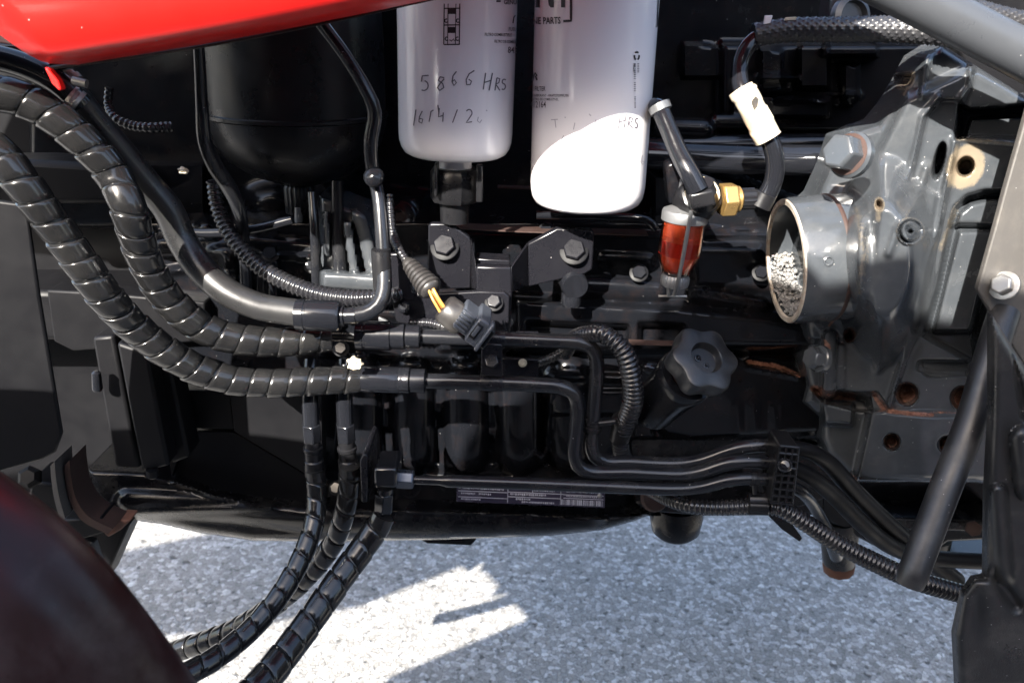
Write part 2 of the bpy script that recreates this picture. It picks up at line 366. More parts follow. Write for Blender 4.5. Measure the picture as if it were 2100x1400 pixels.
def smooth(x): x = np.clip(x, 0, 1); return x * x * (3 - 2 * x)
class Relief:
    """a cast surface: heights (metres, toward the viewer) over a traced outline, with its sides carried back"""
    def __init__(s, poly, y0, step):
        s.poly = np.array(poly, float); s.y0, s.step = y0, step
        u0, v0 = s.poly.min(0) - step; u1, v1 = s.poly.max(0) + step
        s.U, s.V = np.meshgrid(np.arange(u0, u1 + step, step), np.arange(v0, v1 + step, step))
        s.H = np.zeros_like(s.U); s.rust = np.zeros_like(s.U); s.pale = np.zeros_like(s.U)
        s.edge = s.sd(s.poly)
    def seg_d(s, a, b_, U=None, V=None):
        U = s.U if U is None else U; V = s.V if V is None else V
        dx, dy = b_[0] - a[0], b_[1] - a[1]; L = dx * dx + dy * dy + 1e-9
        t = np.clip(((U - a[0]) * dx + (V - a[1]) * dy) / L, 0, 1)
        return np.hypot(U - a[0] - t * dx, V - a[1] - t * dy)
    def line(s, pts): 
        d = s.seg_d(pts[0], pts[1])
        for i in range(1, len(pts) - 1): d = np.minimum(d, s.seg_d(pts[i], pts[i + 1]))
        return d
    def sd(s, poly, U=None, V=None):
        U = s.U if U is None else U; V = s.V if V is None else V
        ins = np.zeros(U.shape, bool); d = np.full(U.shape, 1e9); n_ = len(poly)
        for i in range(n_):
            a, b_ = poly[i], poly[(i + 1) % n_]; d = np.minimum(d, s.seg_d(a, b_, U, V))
            c = ((a[1] > V) != (b_[1] > V)) & (U < (b_[0] - a[0]) * (V - a[1]) / (b_[1] - a[1] + 1e-12) + a[0]); ins ^= c
        return np.where(ins, d, -d)
    def area(s, poly, h, soft=10):  s.H += h * smooth(s.sd(poly) / soft + 0.5); return s
    def ridge(s, pts, wd, h): s.H += h * np.exp(-(s.line(pts) / wd) ** 2); return s
    def bump(s, c, ru, rv, h, p=1): d = np.hypot((s.U - c[0]) / ru, (s.V - c[1]) / rv); s.H += h * np.exp(-d ** (2 * p)); return s
    def rod(s, pts, r, base, mpp=0.00042):
        d = s.line(pts); hh = base + np.sqrt(np.maximum(0, r * r - d * d)) * mpp; s.H = np.where(d < r, np.maximum(s.H, hh), s.H); return s
    def hole(s, c, ru, rv, depth, rust=1.0, ring=1.5, ang=0, pale=0):
        ca, sa = math.cos(ang), math.sin(ang); x_ = (s.U - c[0]) * ca + (s.V - c[1]) * sa; y_ = -(s.U - c[0]) * sa + (s.V - c[1]) * ca
        d = np.hypot(x_ / ru, y_ / rv); s.H -= depth * smooth((1.12 - d) / 0.3)
        s.rust = np.maximum(s.rust, rust * smooth((ring - d) / 0.5)); s.pale = np.maximum(s.pale, pale * smooth((ring * 1.6 - d) / 1.0)); return s
    def rustline(s, pts, wd, a=0.6): s.rust = np.maximum(s.rust, a * np.exp(-(s.line(pts) / wd) ** 2)); return s
    def paleline(s, pts, wd, a=0.5): s.pale = np.maximum(s.pale, a * np.exp(-(s.line(pts) / wd) ** 2)); return s
    def rough(s, amp, scale=60):
        for k in range(4):
            a = rng.uniform(0, 6.28); f = scale / (1.5 ** k); s.H += .5 * amp / (1.9 ** k) * np.sin((s.U * math.cos(a) + s.V * math.sin(a)) / f + rng.uniform(0, 6)) * np.cos((s.V * math.cos(a + 1) - s.U * math.sin(a + 1)) / (f * 1.3) + rng.uniform(0, 6))
        return s
    def blur(s, k=1):
        for _ in range(k):
            p = np.pad(s.H, 1, mode='edge'); s.H = (p[:-2, 1:-1] + p[2:, 1:-1] + p[1:-1, :-2] + p[1:-1, 2:] + 2 * p[1:-1, 1:-1]) / 6
        return s
    def build(s, name, mat, parent=None, back=0.1, er=0.01, erp=14, sharp=50):
        U, V, sd = s.U.copy(), s.V.copy(), s.edge
        near = np.abs(sd) <= 0.5 * s.step
        bu, bv_, bd = U.copy(), V.copy(), np.full(U.shape, 1e9)
        for i in range(len(s.poly)):
            a_, b_ = s.poly[i], s.poly[(i + 1) % len(s.poly)]; dx, dy = b_ - a_
            t = np.clip(((U - a_[0]) * dx + (V - a_[1]) * dy) / (dx * dx + dy * dy + 1e-9), 0, 1)
            cu_, cv_ = a_[0] + t * dx, a_[1] + t * dy; dd = np.hypot(U - cu_, V - cv_); m_ = dd < bd
            bu = np.where(m_, cu_, bu); bv_ = np.where(m_, cv_, bv_); bd = np.minimum(bd, dd)
        U = np.where(near, bu, U); V = np.where(near, bv_, V); ok = near | (sd > 0)
        sd = np.where(near, 0, sd); q = np.clip(1 - np.maximum(sd, 0) / erp, 0, 1); H = s.H - er * (1 - np.sqrt(np.maximum(0, 1 - q * q)))
        pts = PA(U, V, s.y0 - H); idx = np.full(U.shape, -1); idx[ok] = np.arange(ok.sum()); vs = pts[ok]; Fc = []
        h_, w_ = U.shape; I = idx
        a, b_, c, d = I[:-1, :-1], I[:-1, 1:], I[1:, 1:], I[1:, :-1]
        full = (a >= 0) & (b_ >= 0) & (c >= 0) & (d >= 0)
        Fc = np.stack([a[full], d[full], c[full], b_[full]], 1).tolist()
        cnt = (a >= 0).astype(int) + (b_ >= 0) + (c >= 0) + (d >= 0)
        for i, j in zip(*np.where(cnt == 3)):
            q4 = [x for x in (a[i, j], d[i, j], c[i, j], b_[i, j]) if x >= 0]; Fc.append(q4)
        nr = near[ok]; P2 = np.stack([U[ok], V[ok]], 1)
        def area2(f):
            q_ = P2[f]; x_, y_ = q_[:, 0], q_[:, 1]; return abs(np.dot(x_, np.roll(y_, -1)) - np.dot(y_, np.roll(x_, -1)))
        Fc = [f for f in Fc if not (nr[f].sum() >= 3 and area2(f) < .35 * s.step ** 2 and nr[f].all())]
        ed = {}
        for f in Fc:
            for k in range(len(f)):
                e_ = (f[k], f[(k + 1) % len(f)]); 
                if (e_[1], e_[0]) in ed: del ed[(e_[1], e_[0])]
                else: ed[e_] = 1
        bv = sorted({x for e_ in ed for x in e_}); mp = {x: len(vs) + k for k, x in enumerate(bv)}
        ex = vs[bv].copy(); ex[:, 1] += back
        Fc += [[e_[1], e_[0], mp[e_[0]], mp[e_[1]]] for e_ in ed]
        vv = np.vstack([vs, ex]); z = np.zeros(len(bv))
        return mk(name, vv, Fc, mat, parent, sharp, {'rust': np.concatenate([s.rust[ok], z]), 'pale': np.concatenate([s.pale[ok], z])})

# ================================================================== SETTING
gs = 60.0; GZ = -0.12
g = mk('ground', np.array([(-gs, -gs, GZ), (gs, -gs, GZ), (gs, gs, GZ), (-gs, gs, GZ)], float), [(0, 1, 2, 3)], 'asphalt', None, 0, loc=(0, 0, GZ))
meta(g, 'grey asphalt ground with pale stone chips under the tractor', None, None, 'structure')

# ================================================================== ENGINE BLOCK
blk = thing('engine_block', 'glossy black painted engine block behind all the pipes and hoses', 'engine', P(1050, 700, 0.1))
rb = Relief([(300, 455), (1330, 455), (1690, 455), (1690, 1055), (640, 1062), (300, 1000)], 0.115, 4.0)
rb.area([(900, 476), (1700, 480), (1700, 720), (900, 720)], 0.012, 6)
rb.area([(1052, 610), (1400, 628), (1560, 645), (1690, 670), (1690, 716), (1052, 716)], 0.034, 26)           # shoulder
rb.area([(1082, 660), (1288, 668), (1288, 705), (1082, 702)], -0.022, 10)
rb.area([(1312, 664), (1400, 668), (1400, 706), (1312, 704)], -0.022, 10)
rb.rod([(1190, 590), (1345, 598)], 26, 0.02)
rb.rod([(1430, 606), (1560, 628)], 18, 0.02)
rb.ridge([(700, 640), (900, 645)], 14, 0.010)
# flat side cover at the right, under the filler
rb.area([(1290, 712), (1400, 712), (1530, 748), (1640, 768), (1700, 800), (1700, 885), (1560, 893), (1420, 900), (1365, 890), (1325, 850), (1292, 800)], 0.030, 10)
rb.rustline([(1535, 742), (1590, 750), (1642, 770)], 5, 0.85); rb.rustline([(1290, 706), (1400, 708)], 2.5, 0.3)
rb.ridge([(1535, 742), (1590, 750), (1642, 768)], 7, 0.006)
rb.ridge([(1535, 752), (1640, 775)], 4, 0.004)
for uu in (1512, 1545, 1590): rb.ridge([(uu, 830), (uu + 3, 885)], 10, 0.0015)
# fluted crankcase wall
for k, uu in enumerate((735, 842, 952, 1062, 1165)):
    rb.rod([(uu, 770), (uu + 4, 930)], 44, 0.002, 0.0004)
for uu, v0 in ((787, 880), (897, 850), (1008, 900), (1115, 790)):
    rb.ridge([(uu - 4, v0), (uu, 945)], 5, -0.006); 
rb.rod([(1100, 800), (1098, 920), (1110, 946), (1122, 920), (1128, 800)], 5, 0.018)
rb.area([(660, 975), (1300, 990), (1300, 1062), (660, 1062)], 0.020, 14)
rb.area([(1300, 905), (1700, 905), (1700, 1060), (1300, 1060)], -0.03, 14)
rb.area([(1300, 845), (1330, 852), (1345, 900), (1300, 900)], 0.008, 5)
rb.rod([(330, 505), (520, 500), (640, 512)], 22, .012, .0005); rb.rod([(420, 470), (470, 520), (476, 600)], 18, .014, .0005); rb.bump((458, 525), 34, 22, .018, 2)
rb.area([(520, 520), (640, 520), (640, 640), (520, 640)], .012, 10); rb.ridge([(330, 560), (420, 545), (500, 575)], 8, .008); rb.rod([(560, 540), (560, 640)], 14, .02, .0005)
rb.area([(660, 690), (1040, 700), (1040, 740), (660, 730)], .012, 12); rb.ridge([(700, 760), (1290, 775)], 7, .007); rb.rod([(1240, 530), (1330, 535)], 20, .006, .0005)
rb.area([(1410, 500), (1560, 505), (1600, 600), (1420, 590)], .010, 30); rb.ridge([(1450, 480), (1520, 470), (1620, 478)], 9, .010)
rb.area([(1130, 800), (1300, 800), (1300, 850), (1130, 850)], .006, 10)
rb.rough(0.0009, 45)
rb.blur(1).build('crankcase', 'block', blk, back=0.35, er=0.006, erp=8)
# upper wall and details, deep under the hood
ru = Relief([(60, -120), (2000, -120), (1900, 300), (1720, 470), (60, 470)], 0.20, 5.0)
ru.area([(1330, 480), (1330, 350), (1460, 350), (1640, 420), (1690, 480)], 0.055, 30)
ru.area([(1480, 90), (1900, 90), (1850, 270), (1480, 270)], 0.03, 14)
for (a, b_, c, d, h) in ((1560, 100, 1605, 190, .016), (1640, 75, 1700, 180, .02), (1690, 80, 1800, 115, .035), (1500, 195, 1700, 240, .012), (1730, 130, 1760, 200, .02), (1400, 90, 1480, 160, .02), (1345, 255, 1450, 250, .02), (1560, 150, 1640, 165, .02)):
    if d > b_: ru.area([(a, b_), (c, b_ + 4), (c, d), (a, d)], h, 8)
ru.rod([(1340, 262), (1445, 266)], 22, 0.05); ru.rod([(1470, 250), (1540, 252)], 18, 0.04)
ru.rod([(1620, 165), (1620, 230)], 14, 0.03); ru.rod([(1740, 145), (1742, 200)], 16, 0.04)
ru.ridge([(1550, 188), (1760, 194)], 5, 0.008); ru.ridge([(1555, 160), (1600, 160)], 4, 0.008); ru.ridge([(1590, 205), (1720, 209)], 4, 0.008)
ru.area([(60, 335), (420, 335), (420, 480), (60, 480)], 0.04, 10)
ru.area([(660, 380), (880, 400), (880, 480), (660, 480)], 0.03, 25)
ru.bump((820, 445), 30, 30, 0.03, 2); ru.bump((560, 420), 60, 40, 0.03, 2)
ru.rough(0.0012, 50)
ru.build('upper_casting', 'block', blk, back=0.2)
tube('rail', [(1325, 318, 0.10, 30), (1500, 326, 0.10, 30), (1720, 330, 0.10, 32)], 'gloss', blk, 24)
tube('rail', [(1330, 300, 0.15, 22), (1700, 296, 0.15, 22)], 'gloss', blk, 20)
o = plate('gasket', [(928, 467), (1060, 474), (1330, 482), (1330, 484.5), (1060, 476.5), (928, 469.5)], 0.078, 0.02, 'darkrust', blk, 0)
plate('gasket', [(1292, 704), (1400, 707), (1400, 709.5), (1292, 706.5)], 0.052, 0.01, 'darkrust', blk, 0)
plate('gasket', [(1020, 383), (1090, 386), (1090, 389), (1020, 386)], 0.13, 0.01, 'darkrust', blk, 0)
lathe('plug', [(0.016, 0), (0.016, .006), (.013, .008), (.006, .008), (.006, .004), (0, .004)], P(820, 448, 0.13), CAMV(0, .1, 1), 'block', blk)
lathe('stud', [(0.009, 0), (0.009, .010), (.007, .013), (0, .013)], P(1172, 600, 0.045), Vector((0, -.3, -1)), 'gloss', blk, 20)
lathe('stud', [(0.012, 0), (0.012, .016), (.011, .018), (0, .018)], P(1172, 570, 0.052), CAMV(.1, -.4, .7), 'gloss', blk, 20)
lathe('casting_boss', [(0.006, 0), (0.005, .008), (0, .009)], P(1132, 762, 0.05), CAMV(-1, .4, 1), 'gloss', blk, 16)
lathe('casting_boss', [(0.007, 0), (0.006, .012), (.003, .016), (0, .016)], P(1345, 757, 0.05), CAMV(-1, .2, .6), 'gloss', blk, 16)
for u_, v_, y_, r_ in ((556, 520, .10, 15), (640, 545, .10, 13), (400, 520, .10, 14), (1310, 560, .09, 15), (1650, 640, .075, 16), (700, 715, .10, 13), (1255, 690, .075, 11), (1560, 560, .09, 14), (1120, 470, .10, 12), (690, 1000, .085, 12), (1270, 1000, .085, 12)):
    bolt(blk, u_, v_, y_ - .006, r_, .6, mat='gloss')
tube('breather_pipe', [(330, 470, .07, 10), (420, 478, .065, 10), (520, 470, .06, 10), (600, 450, .06, 10)], 'gloss', blk, 14)
tube('breather_pipe', [(1100, 440, .08, 9), (1240, 444, .08, 9), (1330, 452, .08, 9), (1345, 470, .08, 9)], 'gloss', blk, 14)
# curved sunlit ribs beside the steel pipe
rr_ = Relief([(655, 400), (760, 440), (788, 500), (788, 612), (655, 612)], 0.095, 4.0)
rr_.rod([(713, 462), (718, 500), (728, 560)], 9, 0.022); rr_.rod([(735, 440), (752, 500), (765, 555)], 16, 0.012)
rr_.rod([(660, 572), (786, 582)], 20, 0.02); rr_.area([(660, 555), (786, 560), (786, 612), (660, 612)], 0.012, 14); rr_.rod([(668, 440), (672, 520)], 6, 0.016)
rr_.build('ribbed_housing', 'cast', blk, back=0.05)
plate('cover_plate', [(470, 795), (660, 800), (660, 980), (650, 985), (480, 884)], 0.066, 0.02, 'deep', blk, 0.0008)
plate('cover_plate', [(360, 800), (470, 800), (480, 880), (385, 878), (352, 980), (340, 900)], 0.075, 0.02, 'deep', blk, 0.0008)
plate('cover_plate', [(385, 882), (478, 886), (652, 988), (652, 1035), (520, 1026), (356, 982)], 0.085, 0.02, 'deep', blk, 0.0008)
plate('side_panel', [(95, 595), (200, 600), (420, 620), (420, 700), (150, 720), (110, 700)], 0.10, 0.03, 'deep', blk, 0.002)

# oil pan
pan = thing('oil_pan', 'long black oil pan hanging under the engine block', 'oil pan', P(760, 1080, 0.1))
rp = Relief([(180, 960), (300, 965), (360, 984), (520, 1028), (640, 1040), (940, 1044), (1240, 1052), (1345, 1050), (1300, 1068), (1230, 1087), (1130, 1098), (900, 1106), (640, 1110), (520, 1108), (420, 1094), (330, 1074), (240, 1062), (200, 1045), (176, 1000)], 0.07, 3.5)
rp.ridge([(360, 986), (440, 1016), (520, 1032), (660, 1044), (940, 1050), (1130, 1056), (1160, 1062), (1235, 1064)], 6, 0.012)
rp.rod([(260, 1030), (480, 1042), (700, 1072), (1000, 1078), (1200, 1072)], 34, -0.01, 0.0006)
rp.ridge([(270, 1052), (400, 1045), (560, 1040)], 5, 0.004)
rp.paleline([(720, 1046), (1000, 1052), (1235, 1062)], 2, .35); rp.paleline([(270, 1052), (440, 1046)], 3, .4); rp.rough(0.001, 40)
rp.blur(2).build('pan_body', 'pan', pan, back=0.34, er=0.014, erp=16)
plate('drain_boss', [(858, 1104), (978, 1106), (966, 1119), (876, 1115)], 0.16, 0.06, 'pan', pan, 0.002)

# engine data plate
dp = thing('data_plate', 'narrow dark violet data plate with barcode riveted above the oil pan', 'data plate', P(1090, 1018, 0.06))
def dq(x_, y_): # 0..1 across the plate
    return (937 + 304 * x_ - 1 * y_, 993 + 13 * x_ + 35 * y_)
plate('foil', [dq(0, 0), dq(1, 0), dq(1, 1), dq(0, 1)], 0.048, 0.003, 'label', dp, 0.0003)
mb = MB()
def dash(x0, x1, y0, y1, yy=0.0476):
    a, b_, c, d = dq(x0, y0), dq(x1, y0), dq(x1, y1), dq(x0, y1); mb.add(([P(*a, yy), P(*b_, yy), P(*c, yy), P(*d, yy)], [(3, 2, 1, 0)]))
for x0, x1, y0 in ((.01, .34, .33), (.01, .34, .68), (.345, .72, .28), (.345, .70, .55), (.51, .72, .03), (.72, .99, .30), (.72, .99, .50)): dash(x0, x1, y0, y0 + .045)
for x0, y0, y1 in ((.343, .0, .95), (.51, 0, .28), (.70, .0, .6)): dash(x0, x0 + .004, y0, y1)
for row, x0, x1, hh in ((.10, .04, .32, .14), (.44, .03, .12, .12), (.44, .15, .23, .12), (.78, .03, .16, .1), (.36, .36, .60, .12), (.64, .40, .49, .12), (.80, .44, .66, .12), (.12, .52, .66, .08), (.10, .74, .96, .08), (.36, .74, .97, .09)):
    x_ = x0
    while x_ < x1:
        wd = random.uniform(.004, .011); dash(x_, x_ + wd, row, row + hh * random.uniform(.7, 1)); x_ += wd + random.uniform(.002, .006)
x_ = .70
while x_ < .985:
    wd = random.choice((.003, .003, .006, .009)); dash(x_, x_ + wd, .60, .92); x_ += wd + random.choice((.002, .003, .006))
mb.build('printed_lines', 'foilprint', dp, 0)
for x_, y_ in ((.02, .06), (.965, .30)): lathe('rivet', [(.0026, 0), (.0022, .0012), (.0008, .0018), (0, .0018)], P(*dq(x_, y_), 0.0478), CAMV(0, .2, 1), 'zinc', dp, 14)

# ================================================================== BRACKETS
br = thing('mounting_bracket', 'black angled bracket with two large hex bolts below the filters', 'bracket', P(1050, 540, 0.04))
bevel(plate('mounting_plate', [(878, 462), (884, 458), (922, 458), (962, 486), (968, 500), (966, 592), (884, 594), (876, 582)], 0.040, 0.008, 'bracket', br, 0.0014), .001)
plate('fold', [(966, 490), (976, 545), (976, 594), (966, 592)], lambda u, v: 0.040 - (u - 966) * 0.003, 0.006, 'bracket', br, 0.001)
plate('centre_channel', [(976, 546), (1048, 548), (1050, 600), (1046, 694), (1030, 698), (976, 690)], 0.010, 0.010, 'bracket', br, 0.0016)
plate('fold', [(1048, 548), (1082, 500), (1084, 586), (1050, 600)], lambda u, v: 0.010 + (u - 1048) * 0.0008, 0.008, 'bracket', br, 0.001)
plate('mounting_plate', [(1082, 500), (1142, 468), (1212, 471), (1219, 479), (1215, 552), (1200, 562), (1084, 588)], 0.038, 0.008, 'bracket', br, 0.0014)
plate('crossbar', [(975, 530), (1046, 534), (1046, 546), (975, 546)], 0.03, 0.02, 'bracket', br, 0.001)
bolt(br, 912, 506, 0.040, 23, 0.55); bolt(br, 1177, 515, 0.038, 23, 0.55)
pb = thing('pipe_bracket', 'black flat bracket plate clamping the two upper steel pipes', 'bracket', P(940, 640, 0.02))
plate('back_plate', [(796, 520), (836, 520), (846, 598), (880, 603), (985, 597), (1034, 599), (1045, 609), (1043, 690), (1008, 700), (812, 660), (800, 600)], 0.004, 0.005, 'bracket', pb, 0.0012)
bolt(pb, 1013, 620, 0.003, 15, 0.8)
lathe('lug', [(.0052, 0), (.0048, .003), (.003, .0045), (0, .0045)], P(829, 631, 0.003), CAMV(0, .2, 1), 'gloss', pb, 16)
plate('clamp_plate', [(986, 704), (1030, 706), (1031, 772), (986, 770)], -0.028, 0.004, 'bracket', pb, 0.0012)
bolt(pb, 1009, 742, -0.028, 15, 0.7, washer=0)
lathe('clamp_strap', [(17.8 * S(1000, 785, -.02), -.0095), (18.2 * S(1000, 785, -.02), -.008), (18.2 * S(1000, 785, -.02), .008), (17.8 * S(1000, 785, -.02), .0095)], P(1008, 784, -.02), P(1030, 784.8, -.02) - P(990, 783.2, -.02), 'bracket', pb, 28)
lathe('clamp_strap', [(16.8 * S(1000, 695, -.02), -.0085), (17.2 * S(1000, 695, -.02), -.008), (17.2 * S(1000, 695, -.02), .008), (16.8 * S(1000, 695, -.02), .0085)], P(1014, 694, -.02), P(1030, 694.8, -.02) - P(990, 693.2, -.02), 'bracket', pb, 28)
plate('tab', [(1030, 734), (1104, 737), (1106, 790), (1030, 788)], 0.006, 0.004, 'bracket', pb, 0.001)
lathe('rivet', [(.0038, 0), (.003, .003), (0, .004)], P(1072, 744, 0.005), CAMV(-.2, .3, 1), 'cream', pb, 12)
plate('tab', [(1030, 655), (1042, 682), (1104, 682), (1104, 686), (1030, 690)], -0.004, 0.004, 'bracket', pb, 0.001)

# ================================================================== FUEL FILTERS
def on_cyl(u, v, Ax, A, R, off=0.0003):
    """point where the line of sight through (u,v) meets the filter's side"""
    d = Vector(_F + (u - 1050) / FPX * _R - (v - 700) / FPX * _U).normalized(); o_ = CAM - Ax
    dp_ = d - A * d.dot(A); op = o_ - A * o_.dot(A); a = dp_.dot(dp_); b_ = 2 * dp_.dot(op); c = op.dot(op) - (R + off) ** 2
    disc = b_ * b_ - 4 * a * c; t = (-b_ - math.sqrt(max(disc, 0))) / (2 * a); return CAM + d * t
def stroke_vf(pts, wd, fn):
    V, Fc = [], []; k = len(pts)
    dense = []
    for i in range(k - 1):
        n_ = max(1, int(math.hypot(pts[i + 1][0] - pts[i][0], pts[i + 1][1] - pts[i][1]) / 5))
        for j in range(n_): dense.append((pts[i][0] + (pts[i + 1][0] - pts[i][0]) * j / n_, pts[i][1] + (pts[i + 1][1] - pts[i][1]) * j / n_))
    dense.append(pts[-1])
    for i, p in enumerate(dense):
        a = dense[max(0, i - 1)]; b_ = dense[min(len(dense) - 1, i + 1)]; L = math.hypot(b_[0] - a[0], b_[1] - a[1]) + 1e-6
        nx, ny = -(b_[1] - a[1]) / L * wd / 2, (b_[0] - a[0]) / L * wd / 2
        V += [fn(p[0] + nx, p[1] + ny), fn(p[0] - nx, p[1] - ny)]
    for i in range(len(dense) - 1): Fc.append((2 * i, 2 * i + 1, 2 * i + 3, 2 * i + 2))
    return V, Fc
_dg = None
def text_vf(txt, u, v, size, fn, bold=0.0, rot=0.0, sx=1.0):
    """flat print: the glyph outlines of Blender's own font laid on a surface by fn(u, v); size = cap height in px"""
    cu = bpy.data.curves.new('t', 'FONT'); cu.body = txt; cu.size = 1; cu.offset = bold; cu.resolution_u = 2
    ob = bpy.data.objects.new('t', cu); C.objects.link(ob); bpy.context.view_layer.update()
    me = bpy.data.meshes.new_from_object(ob.evaluated_get(bpy.context.evaluated_depsgraph_get()))
    k = size / 0.69; ca, sa = math.cos(rot), math.sin(rot)
    V = [fn(u + (q.co.x * sx * ca + q.co.y * sa) * k, v + (q.co.x * sx * sa - q.co.y * ca) * k) for q in me.vertices]; Fc = [tuple(p.vertices) for p in me.polygons]
    bpy.data.objects.remove(ob); bpy.data.curves.remove(cu); bpy.data.meshes.remove(me)
    return V, Fc
def filter_axis(uT, vT, uB, vB, y): a = P(uT, vT, y); b_ = P(uB, vB, y); return b_, (a - b_).normalized()

# -- left filter (shaded, with the water drain plug)
Ob, Aa = filter_axis(938, 0, 934, 318, 0.045); Rf = 121 * S(936, 160, 0.045) * 0.985
f1 = thing('fuel_filter', 'shorter white fuel filter in shade with handwritten hours and black drain plug below', 'fuel filter', Ob, 'spin-on fuel filters')
prof = [(0, -.002), (Rf * .5, -.002), (Rf * .80, .000), (Rf * .90, .0025), (Rf * .96, .007), (Rf * .99, .012), (Rf, .019), (Rf, .10), (Rf, .20), (Rf, .24)]
lathe('canister', prof, Ob, Aa, 'white', f1, 72, sharp=70)
lathe('outlet', [(.0135, -.012), (.0135, .002)], Ob, Aa, 'white', f1, 28)
dpz = lathe('drain_plug', [(.0185, -.038), (.0205, -.035), (.0205, -.014), (.018, -.010), (.0, -.010)], Ob, Aa, 'plastic', f1, 40, mod=lambda i, a: 1.0 + (0.06 if math.cos(5 * a) > 0.72 else 0))
box_px('rib', 976, 340, 990, 416, 0.02, 0.01, 'plastic', dpz, 0.0012); box_px('rib', 890, 336, 897, 404, 0.02, 0.012, 'plastic', dpz, 0.0012)
lathe('nozzle', [(.012, -.056), (.013, -.038), (.010, -.036)], Ob, Aa, 'plastic', f1, 24)
fn1 = lambda u, v: on_cyl(u, v, Ob, Aa, Rf)
mb = MB()   # piston diagram
u0, u1 = 911, 943
for yv in (18, 52, 92): mb.add(stroke_vf([(u0, yv), (u1, yv - 0.5)], 2.4, fn1))
for xv in (u0, u0 + 8, u1 - 8, u1): mb.add(stroke_vf([(xv, 8), (xv - 1, 92)], 2.2 if xv in (u0, u1) else 1.6, fn1))
for yv in (18, 57):
    for q in range(6): mb.add(stroke_vf([(u0 + 8, yv + q * 2), (u1 - 8, yv + q * 2)], 2.4, fn1))
for cx, cy in ((u0 + 4, 43), (u1 - 4, 43), (u0 + 5, 80), (u1 - 5, 80)): mb.add(stroke_vf([(cx + 3 * math.cos(a), cy + 3.6 * math.sin(a)) for a in np.linspace(.6, 5.4, 10)], 2.2, fn1))
mb.add(stroke_vf([(922, 82), (926, 85), (930, 80), (932, 85)], 2, fn1)); mb.build('printed_emblem', 'ink', f1, 0)
mb = MB()
mb.add(text_vf('FILTRO COMBUSTIBLE', 994, 74, 6.2, fn1, .012, .02, .62)); mb.add(text_vf('FILTRO DE COMBUS', 1014, 88, 6.0, fn1, .012, .03, .58)); mb.add(text_vf('845', 1041, 109, 13, fn1, .004, .04, .72))
mb.add(text_vf('GENUI', 1033, 9, 9, fn1, .02, .02, .75)); mb.add(stroke_vf([(1018, 3), (1027, 3)], 4, fn1)); mb.add(text_vf('FUEL', 1043, 64, 8, fn1, 0, .03, .6)); mb.add(stroke_vf([(1052, 48), (1054, 36), (1057, 32)], 2.5, fn1))
mb.build('printed_lettering', 'ink', f1, 0)
def arc(cx, cy, rx, ry, a0, a1, n_=14): return [(cx + rx * math.cos(R_(a)), cy - ry * math.sin(R_(a))) for a in np.linspace(a0, a1, n_)]
mb = MB()
for st in ([(879, 155), (866, 156), (864, 168)], arc(869, 176, 9, 10, 80, -120), [(911, 160), (903, 158), (899, 165), (908, 172), (910, 180), (902, 186), (897, 180), (903, 171), (911, 162)],
           [(936, 147), (929, 156), (927, 168), (931, 176), (936, 170), (932, 164), (927, 168)], [(973, 145), (962, 152), (956, 164), (957, 174), (964, 174), (967, 167), (961, 163)],
           [(996, 150), (991, 184)], [(1010, 150), (1003, 186)], [(992, 170), (1008, 165)], [(1019, 160), (1015, 186)], [(1019, 160), (1025, 162), (1023, 170), (1017, 173), (1025, 186)], arc(1034, 168, 4, 5, 40, 200) + arc(1032, 178, 4.5, 6, 90, -130)):
    mb.add(stroke_vf(st, 2.6, fn1))
mb.build('handwriting', 'inkfade', f1, 0)
mb = MB()
for st in ([(853, 225), (848, 258)], [(866, 228), (860, 240), (859, 250), (865, 253), (867, 245), (861, 243)], [(884, 228), (880, 250)], [(884, 229), (889, 226)], [(898, 216), (900, 232)], [(901, 222), (899, 240), (909, 237)], [(909, 231), (908, 250)], [(938, 225), (928, 252)], arc(962, 232, 6, 7, 150, -40) + [(956, 252), (968, 250)]):
    mb.add(stroke_vf(st, 2.3, fn1))
mb.build('handwriting', 'inkfade', f1, 0)
mb = MB(); mb.add(stroke_vf([(981, 240), (979, 248), (984, 252), (988, 246)], 2, fn1)); mb.add(stroke_vf([(997, 226), (999, 228)], 2, fn1)); mb.build('handwriting', 'inkfaint', f1, 0)

# -- right filter (sunlit, longer)
Ob, Aa = filter_axis(1224, 0, 1203, 418, 0.030); Rf = 123.5 * S(1213, 210, 0.030) * 0.985
f2 = thing('fuel_filter', 'longer white fuel filter with sunlit bottom right of the shorter one', 'fuel filter', Ob, 'spin-on fuel filters')
prof = [(0, -.001), (Rf * .5, -.001), (Rf * .84, .000), (Rf * .92, .0025), (Rf * .97, .007), (Rf * .99, .012), (Rf, .018), (Rf, .10), (Rf, .20), (Rf, .28)]
lathe('canister', prof, Ob, Aa, 'white', f2, 72, sharp=70)
fn2 = lambda u, v: on_cyl(u, v, Ob, Aa, Rf)
mb = MB()
mb.add(text_vf('NT', 1096, 14, 44, fn2, .03, .0, .85)); mb.add(text_vf('NE PARTS', 1093, 50, 13.5, fn2, .02, -.02, .66))
mb.add(stroke_vf([(1171, -20), (1171, 43), (1155, 44)], 5, fn2)); mb.add(stroke_vf([(1351, -20), (1348, 55)], 2.5, fn2)); mb.add(stroke_vf([(1345, 55), (1350, 55)], 2.5, fn2))
mb.add(text_vf('FUEL FILTER', 1078, 187, 9.5, fn2, .004, .0, .55)); mb.add(text_vf('CARBURANT - KRAFTSTOFFFILTER', 1092, 198, 4.6, fn2, .012, .01, .72)); mb.add(text_vf('FILTRO DE COMBUSTIVEL', 1090, 206, 4.6, fn2, .012, .01, .72)); mb.add(text_vf('412164', 1087, 221, 13, fn2, .002, .0, .58))
